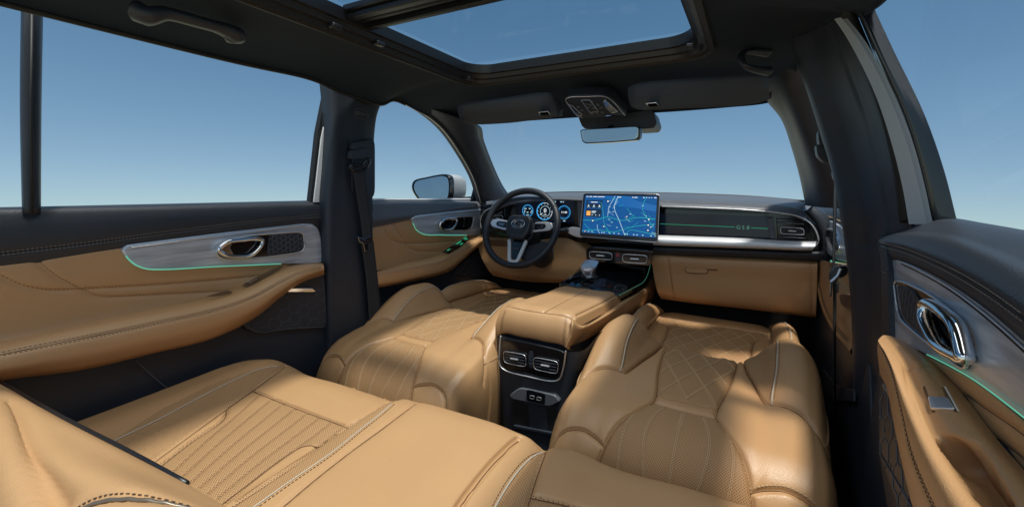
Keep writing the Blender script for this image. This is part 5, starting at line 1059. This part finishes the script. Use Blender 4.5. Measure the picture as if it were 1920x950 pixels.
hq_ = np.array([P(1440, 99, Y=1.30), P(1412, 97, Y=1.27), P(1394, 99, Y=1.24), P(1390, 110, Y=1.21), P(1398, 124, Y=1.2), P(1418, 131, Y=1.22), P(1440, 134, Y=1.25)])
handle('small curved grab handle on the right near the passenger visor', hq_, .011, [], hq_[3])

# ================================================================== RIGHT B PILLAR, BELT, DOORS
rp = thing('door_pillar', 'wide dark pillar on the right between passenger window and rear door, with a pale painted strip', 'pillar', (.66, 1.1, 0), 'door pillars')
cA = np.array([P(x, y, Y=yy) for x, y, yy in ((1455, 20, 1.30), (1475, 60, 1.28), (1493, 115, 1.26), (1516, 180, 1.25), (1541, 260, 1.24), (1562, 330, 1.22), (1575, 400, 1.2), (1583, 450, 1.2), (1592, 520, 1.2), (1598, 600, 1.2), (1600, 700, 1.2), (1606, 830, 1.2), (1620, 960, 1.2))])
cA0 = cA+[.03, .03, 0]
cB = np.array([P(x, y, Y=yy) for x, y, yy in ((1480, -30, 1.24), (1505, 40, 1.22), (1532, 110, 1.2), (1562, 190, 1.18), (1588, 260, 1.17), (1608, 330, 1.15), (1620, 400, 1.13), (1624, 450, 1.13), (1628, 520, 1.12), (1628, 600, 1.12), (1628, 700, 1.12), (1630, 830, 1.12), (1635, 960, 1.12))])
cC = np.array([P(x, y, Y=yy) for x, y, yy in ((1520, -40, 1.16), (1555, 30, 1.13), (1585, 100, 1.11), (1615, 180, 1.09), (1640, 250, 1.07), (1660, 330, 1.05), (1672, 400, 1.04), (1670, 450, 1.04), (1666, 520, 1.04), (1664, 600, 1.04), (1662, 700, 1.04), (1658, 830, 1.04), (1660, 960, 1.04))])
cD = np.array([P(x, y, Y=yy) for x, y, yy in ((1548, -40, 1.12), (1583, 30, 1.09), (1618, 100, 1.06), (1645, 180, 1.04), (1672, 260, 1.02), (1692, 340, 1.0), (1708, 420, .99), (1712, 450, .99), (1712, 520, .99), (1710, 600, .99), (1706, 700, 1.0), (1700, 830, 1.0), (1700, 960, 1.0))])
S = loft([cA0, cA, cB*.3+cA*.7+[-.008, -.01, 0], cB, cC, cD, cD+[.02, .04, 0]], 120, 50)
g_ = [S.pxidx([(1573, 438), (1590, 448), (1615, 455), (1650, 458)], 50), S.pxidx([(1530, 0), (1565, 70), (1600, 160), (1630, 250), (1650, 330), (1664, 410), (1668, 450)], 60)]
S.groove(g_, .003, .004, 0); S.build('pillar_trim', 'black_plastic', rp)
def PY(Y, *p): return np.array([P(x, y, Y=Y) for x, y in p])
tube('door_seal', cr(PY(1.0, (1575, -40), (1590, 20), (1630, 120), (1665, 220), (1688, 320), (1700, 416)), 60), .010, 'rubber', rp)
sA = cr(PY(.955, (1564, 36), (1590, 75), (1640, 175), (1672, 270), (1692, 350), (1704, 420)), 40); sB = cr(PY(.95, (1577, 33), (1610, 75), (1660, 165), (1700, 265), (1722, 345), (1738, 420)), 40)
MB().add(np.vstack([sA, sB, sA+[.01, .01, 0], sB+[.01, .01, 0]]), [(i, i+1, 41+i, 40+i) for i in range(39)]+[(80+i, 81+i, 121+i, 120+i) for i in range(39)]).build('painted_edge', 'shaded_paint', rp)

rb = thing('seat_belt', 'thin black seat belt hanging edge-on before the passenger door, its buckle tongue halfway down', 'seat belt', tuple(P(1564, 330, Y=1.3)), 'seat belts')
YB = 1.30
g = MB()
for pts in (((1534, 246), (1545, 236), (1560, 262), (1566, 280), (1536, 272)), ((1530, 270), (1548, 276), (1568, 284), (1572, 308), (1545, 304), (1533, 292))): g.prism(cr(smooth_poly(K('Y', YB-.03, *pts), .25), 40, True), (0, .04, 0))
g.build('height_adjuster', 'black_plastic', rb, bevel=.004)
MB().tube(cr(K('Y', YB-.03, (1563, 318), (1570, 314), (1574, 322), (1574, 340), (1566, 338)), 24, True), .003, n=6, closed=True).build('guide_loop', 'gloss_black', rb)
S = loft([K('Y', YB-.02, (1564, 330), (1563, 400), (1562, 500), (1563, 520)), K('Y', YB+.02, (1572, 328), (1569, 400), (1566, 500), (1567, 520))], 30, 6); S.build('webbing', 'webbing', rb, thick=.0015)
S = loft([K('Y', YB-.03, (1563, 520), (1563, 640), (1563, 960)), K('Y', YB-.01, (1569, 520), (1568, 640), (1568, 960))], 30, 6); S.build('lower_webbing', 'webbing', rb, thick=.0015)
S = loft([K('Y', YB, (1574, 325), (1578, 380), (1588, 470), (1598, 560)), K('Y', YB+.02, (1584, 325), (1590, 380), (1600, 470), (1610, 560))], 30, 6); S.build('rear_webbing', 'webbing', rb, thick=.0015)
bk = MB().prism(smooth_poly(K('Y', YB-.05, (1556, 515), (1566, 500), (1574, 497), (1577, 505), (1570, 528), (1562, 535), (1557, 528)), .2, 3), (0, .02, 0)).build('buckle_tongue', 'black_plastic', rb, bevel=.004)
MB().tube(K('Y', YB-.055, (1576, 504), (1571, 516), (1563, 524), (1558, 528)), .0035, n=8).build('tongue_edge', 'satin_metal', bk)
MB().prism(smooth_poly(K('Y', YB-.04, (1574, 500), (1584, 497), (1591, 503), (1589, 514), (1580, 520), (1572, 522)), .25, 3), (0, .02, 0)).build('tongue_stop', 'gloss_black', bk, bevel=.005)
MB().prism(K('Y', YB-.05, (1557, 528), (1562, 530), (1559, 556), (1555, 558)), (0, .006, 0)).build('tongue_blade', 'dark_chrome', bk, bevel=.001)
MB().prism(K('Y', YB-.04, (1566, 530), (1574, 528), (1573, 548), (1566, 552)), (0, .012, 0)).build('strap_fold', 'webbing', bk, bevel=.003)

pd = thing('car_door', 'passenger front door with tan armrest seen past the seat belt', 'car door', (.74, 1.5, 0), 'car doors')
S = loft([K('X', .80, (1500, 374), (1530, 378), (1570, 382), (1610, 386)), K('X', .765, (1510, 380), (1535, 384), (1570, 390), (1610, 395)), K('X', .745, (1518, 388), (1540, 400), (1570, 412), (1610, 424)), K('X', .74, (1524, 396), (1545, 416), (1570, 436), (1610, 455)), K('X', .745, (1530, 440), (1545, 450), (1570, 470), (1610, 490)), K('X', .75, (1528, 494), (1545, 496), (1570, 500), (1610, 505))], 50, 40)
S.build('belt_pad', 'black_leather', pd)
tube('belt_stitch', cr(K('X', .738, (1522, 394), (1545, 402), (1565, 410), (1590, 420)), 20), .001, 'thread', pd)
ip = plate('inlay_panel', cr(smooth_poly(K('X', .735, (1540, 412), (1556, 414), (1580, 428), (1600, 450), (1600, 492), (1570, 488), (1552, 476), (1544, 450)), .2, 3), 50, True), (.02, 0, 0), 'inlay', pd, .003)
tube('recess_rim', cr(K('X', .733, (1548, 432), (1556, 430), (1572, 440), (1576, 470), (1566, 474), (1556, 462)), 40, True), .004, 'satin_metal', ip, closed=True)
plate('handle_recess', cr(K('X', .734, (1549, 433), (1556, 431), (1571, 441), (1575, 469), (1566, 472), (1557, 461)), 40, True), (.01, 0, 0), 'gloss_black', ip, 0)
tube('door_handle', cr(K('X', .728, (1564, 446), (1571, 448), (1574, 466), (1568, 470), (1563, 458)), 30, True), .003, 'chrome', ip, closed=True)
tube('light_strip', cr(K('X', .730, (1558, 489), (1575, 494), (1600, 500)), 20), .0025, 'mint_light', pd)
fo = K('X', .735, (1529, 489), (1529, 505), (1533, 535), (1543, 580), (1563, 621), (1584, 648), (1600, 668))
S = loft([fo+[.02, 0, -.02], fo, K('X', .728, (1534, 488), (1535, 505), (1540, 530), (1552, 572), (1570, 606), (1588, 630), (1600, 646)), K('X', .724, (1540, 488), (1543, 503), (1549, 525), (1562, 560), (1576, 586), (1590, 602), (1600, 614)), K('X', .730, (1548, 489), (1550, 500), (1556, 515), (1568, 540), (1580, 560), (1590, 575), (1600, 586)), K('X', .745, (1556, 490), (1562, 497), (1572, 505), (1584, 520), (1590, 530), (1595, 540), (1600, 550))], 70, 40)
a_ = S.pxidx([(1536, 530), (1546, 572), (1566, 610), (1592, 640)], 40); S.build('armrest', 'leather', pd); stitch(pd, S, [a_], (.003, -.003), 'seam', ln=.005, gap=.004, wd=.0014)
tube('pull_edge', cr(K('X', .722, (1538, 494), (1556, 493), (1580, 496), (1598, 500)), 20), .003, 'leather', pd)
plate('upper_panel', K('X', .742, (1552, 490), (1600, 492), (1600, 560), (1580, 545), (1560, 520)), (.004, 0, 0), 'leather', pd, .001)
plate('pull_pocket', cr(smooth_poly(K('X', .722, (1573, 552), (1585, 550), (1598, 554), (1598, 580), (1588, 578), (1576, 570)), .25, 3), 40, True), (.01, 0, 0), 'seam', pd, .001)
plate('lower_panel', K('X', .745, (1520, 480), (1620, 500), (1640, 960), (1560, 960), (1500, 650), (1495, 590)), (.02, 0, 0), 'black_plastic', pd, .004)
plate('map_pocket', K('X', .735, (1542, 690), (1568, 722), (1600, 730), (1600, 752), (1566, 752), (1545, 725)), (.006, 0, 0), 'black_plastic', pd, .002)

rd = thing('car_door', 'near right-hand rear door with a big chrome handle loop and an open tan grab pocket', 'car door', (.74, .6, 0), 'car doors')
S = loft([K('X', .80, (1668, 432), (1700, 416), (1775, 408), (1850, 419), (1920, 431), (2150, 470)), K('X', .765, (1661, 436), (1698, 423), (1775, 415), (1850, 428), (1920, 443), (2150, 500)), K('X', .735, (1655, 440), (1692, 434), (1775, 436), (1850, 458), (1920, 485), (2150, 590)), K('X', .710, (1649, 447), (1690, 448), (1775, 468), (1850, 502), (1920, 542), (2150, 690)),
          K('X', .704, (1646, 456), (1690, 463), (1775, 497), (1850, 541), (1920, 590), (2150, 770)), K('X', .708, (1650, 476), (1690, 482), (1775, 522), (1850, 571), (1920, 627), (2150, 830)), K('X', .720, (1654, 500), (1690, 500), (1775, 540), (1850, 590), (1920, 655), (2150, 860))], 160, 60)
a_ = S.pxidx([(1649, 458), (1690, 469), (1740, 489), (1800, 519), (1860, 557), (1918, 600)], 80); S.groove([a_], .003, .004, .001)
S.build('belt_pad', 'black_leather', rd); stitch(rd, S, [a_], (.004, -.004), 'thread_grey', ln=.0036, gap=.003, wd=.0011); seams(rd, S, [a_], .0007, 'rubber', .0001)
e_ = loft([K('X', .706, (1646, 456), (1650, 478), (1652, 510), (1653, 580), (1653, 640)), K('X', .706, (1662, 462), (1664, 485), (1667, 510), (1668, 580), (1670, 640))], 30, 8); e_.build('end_trim', 'black_leather', rd, thick=.02)
tube('trim_joint', K('X', .704, (1652, 508), (1662, 511)), .001, 'hex_line', rd)
io = cr(smooth_poly(K('X', .712, (1665, 505), (1666, 490), (1675, 487), (1692, 489), (1735, 507), (1785, 533), (1860, 588), (1930, 648), (2150, 850), (2150, 1000), (1990, 838), (1922, 783), (1830, 713), (1742, 666), (1700, 647), (1669, 634), (1666, 560)), .1, 3), 200, True)
ip = plate('inlay_panel', io, (.02, 0, 0), 'inlay', rd, .003)
tube('chrome_edge', cr(K('X', .708, (1682, 489), (1695, 493), (1735, 512), (1785, 541), (1860, 598), (1930, 660), (2100, 815)), 60), .0014, 'satin_metal', ip); tube('chrome_edge', cr(K('X', .709, (1690, 495), (1735, 517), (1785, 547), (1860, 605), (1930, 668), (2100, 825)), 60), .0008, 'rubber', ip)
rc = cr(smooth_poly(K('X', .7105, (1678, 532), (1683, 526), (1702, 531), (1740, 549), (1776, 574), (1800, 602), (1814, 645), (1818, 684), (1808, 693), (1770, 668), (1735, 638), (1693, 603), (1684, 580)), .25, 4), 120, True)
plate('handle_recess', rc, (.01, 0, 0), 'gloss_black', ip, .001); tube('recess_rim', rc-[.0012, 0, 0], .0017, 'satin_metal', ip, closed=True)
gp_ = [(1682, 534), (1700, 537), (1712, 545), (1722, 560), (1728, 590), (1738, 620), (1745, 640), (1700, 603), (1690, 585)]
plate('speaker_grille', K('X', .7085, *gp_), (.003, 0, 0), 'black_plastic', ip, .001, .1); hexlines(gp_, 'X', .7082, .010, 'grille_lines', ip, wd=.0005)
rg = K('X', .702, (1736, 570), (1750, 572), (1775, 590), (1793, 610), (1805, 650), (1808, 672), (1794, 668), (1764, 650), (1747, 625), (1734, 592))
MB().tube(cr(rg, 80, True), .0058, n=12, closed=True, r2=.0085, up=(1, 0, 0)).build('door_handle', 'chrome', ip, auto=False)
tube('light_strip', cr(K('X', .709, (1738, 664), (1785, 688), (1830, 714), (1920, 782), (2100, 930)), 60), .0007, 'mint_light', rd)
up2 = loft([K('X', .716, (1700, 647), (1742, 668), (1830, 714), (1922, 784), (2100, 930)), K('X', .711, (1702, 648), (1744, 672), (1834, 724), (1924, 800), (2100, 960)), K('X', .712, (1705, 650), (1756, 686), (1850, 765), (1924, 840), (2100, 1020)), K('X', .718, (1708, 652), (1764, 692), (1868, 822), (1924, 884), (2100, 1080))], 90, 40)
u_ = [up2.pxidx([(1806, 740), (1840, 765), (1885, 795), (1925, 825)], 40), up2.pxidx([(1871, 828), (1895, 846), (1925, 872)], 30)]
up2.groove(u_, .002, .004, .001, .01); up2.build('upper_panel', 'leather', rd); seams(rd, up2, u_, .0006, 'seam', 0)
AR = [K('X', .690, (1650, 700), (1663, 730), (1677, 800), (1694, 880), (1712, 950), (1760, 1080)), K('X', .672, (1645, 660), (1660, 705), (1677, 785), (1698, 880), (1716, 955), (1764, 1080)), K('X', .664, (1645, 645), (1664, 690), (1683, 765), (1707, 860), (1738, 940), (1795, 1070)), K('X', .664, (1647, 637), (1670, 680), (1696, 755), (1728, 835), (1768, 915), (1840, 1040)),
      K('X', .672, (1652, 631), (1680, 672), (1712, 745), (1745, 820), (1790, 898), (1870, 1020)), K('X', .682, (1660, 628), (1695, 672), (1726, 740), (1760, 812), (1808, 890), (1890, 1005)), K('X', .688, (1672, 630), (1712, 672), (1748, 742), (1790, 810), (1840, 880), (1930, 1000)), K('X', .700, (1690, 638), (1736, 680), (1780, 745), (1828, 810), (1880, 875), (1980, 1000)), K('X', .716, (1712, 648), (1760, 688), (1810, 745), (1869, 822), (1922, 882), (2040, 1010))]
ar_ = loft(AR, 120, 90)
a_ = ar_.pxidx([(1650, 650), (1668, 693), (1685, 760), (1706, 850), (1740, 935), (1760, 975)], 80); ed = ar_.pxidx([(1745, 686), (1718, 687), (1702, 690), (1703, 715), (1715, 760), (1748, 826), (1795, 903), (1830, 955)], 90)
ar_.groove([a_], .002, .003, .001); ar_.groove([ed], .002, .004, 0)
pk_px = [(1752, 826), (1766, 817), (1790, 815), (1818, 821), (1842, 833), (1865, 870), (1912, 960), (1846, 960), (1795, 884)]
q, z = proj(ar_.V); D = np.full(ar_.V.shape[:2], 0.); inside = inpoly(q[..., 0], q[..., 1], smooth_poly(pk_px, .3, 4))
ep = smooth_poly(pk_px, .3, 6); dd_ = np.min([((q-p_)**2).sum(-1) for p_ in cr(ep, 160, True)], axis=0)**.5
ar_.disp(np.where(inside, -.045*(1-np.exp(-(dd_/7)**2)), 0)+np.where(~inside, 0*dd_, 0))
rs = [(1731, 724), (1772, 728), (1797, 773), (1750, 773)]; q, z = proj(ar_.V)
ar_.build('armrest', 'leather', rd); stitch(rd, ar_, [a_], (.0025, -.0025), 'thread_dark', ln=.003, gap=.003, wd=.0007)
ia, ib = ar_.pxidx([(1731, 724), (1772, 728), (1797, 773), (1750, 773)], 4); 
def onarm(pts, lift): 
    o_ = []
    for p_ in pts: i_, j_ = ar_.pxidx([p_, (p_[0]+1, p_[1]), (p_[0]+2, p_[1])], 3); o_.append(ar_.line(i_[:1].repeat(2), j_[:1].repeat(2), lift)[0][0])
    return np.array(o_)
wsl = onarm(rs, .0012); nn = np.cross(wsl[1]-wsl[0], wsl[3]-wsl[0]); nn /= np.linalg.norm(nn); nn = nn if nn@(CAM-wsl[0]) > 0 else -nn
sp0 = MB().prism(smooth_poly(wsl, .08, 3), -nn*.003).build('switch_well', 'seam', rd)
wsw = onarm([(1745, 746), (1777, 750), (1793, 772), (1752, 768)], .004); MB().prism(smooth_poly(wsw, .12, 3), -nn*.004).build('window_switch', 'satin_metal', sp0, bevel=.001)
MB().tube([wsl[1]+nn*.001, wsl[2]+nn*.001], .0009, n=5).build('switch_edge', 'thread_pale', sp0)
hp3 = [(1649, 690), (1664, 715), (1680, 800), (1700, 891), (1718, 960), (1740, 1080), (1700, 1000), (1648, 848)]
pk3 = plate('hex_panel', K('X', .705, *hp3), (.01, 0, 0), 'black_plastic', rd, .002); hexlines(hp3, 'X', .7045, .022, 'hex_lines', pk3, wd=.0009)
MB().prism(K('X', .700, (1652, 722), (1655, 718), (1670, 742), (1668, 748)), (.004, 0, 0)).build('chrome_badge', 'dark_chrome', pk3, bevel=.001)
tube('panel_edge', K('X', .704, (1649, 848), (1700, 935), (1740, 1000)), .0012, 'hex_line', rd)
plate('lower_panel', K('X', .72, (1650, 640), (1760, 680), (1900, 860), (2100, 1060), (2100, 1500), (1700, 1200), (1649, 860)), (.02, 0, 0), 'black_plastic', rd, .003)
plate('door_shell', [(.735, 1.0, .88), (.735, -.2, .88), (.735, -.2, .10), (.735, 1.0, .10)], (.03, 0, 0), 'black_plastic', rd, .003)
# door window frame (black, curved) and pane
fA = cr(PY(.985, (1592, -30), (1640, 85), (1695, 215), (1722, 320), (1740, 418)), 50); fB = cr(PY(.97, (1600, -30), (1655, 90), (1715, 215), (1752, 320), (1776, 414)), 50); fM = (fA+fB)/2+[-.006, -.006, 0]
S = loft([fA+[0, .02, 0], fA, fM, fB, fB+[.012, .0, 0]], 60, 20); S.build('window_frame', 'gloss_black', rd)
tube('frame_groove', fM[::4]+[-.001, -.003, 0], .0018, 'rubber', rd)
rw_ = thing('side_window', 'clear rear door window on the right behind the wide pillar', 'window', (.72, .4, 1.0), 'side windows')
MB().prism([fB[-1]+[.006, 0, -.02], fB[25]+[.006, 0, 0], fB[0]+[.006, 0, 0], (.70, .9, 1.27), (.70, -.3, 1.27), (.78, -.3, .90)], (.004, 0, 0)).build('pane', 'clear_glass', rw_, smooth=False)
pw_ = thing('side_window', 'sliver of clear front passenger window between the two right-hand pillars', 'window', (.72, 1.5, 1.0), 'side windows')
MB().prism([(.765, 2.0, .89), (.765, 1.15, .89), (.70, 1.15, 1.25), (.70, 1.5, 1.22)], (.004, 0, 0)).build('pane', 'clear_glass', pw_, smooth=False)

# ------------------------------------------------------------------ tidy
for o in bpy.data.objects:
    if '_loc' in o: del o['_loc']
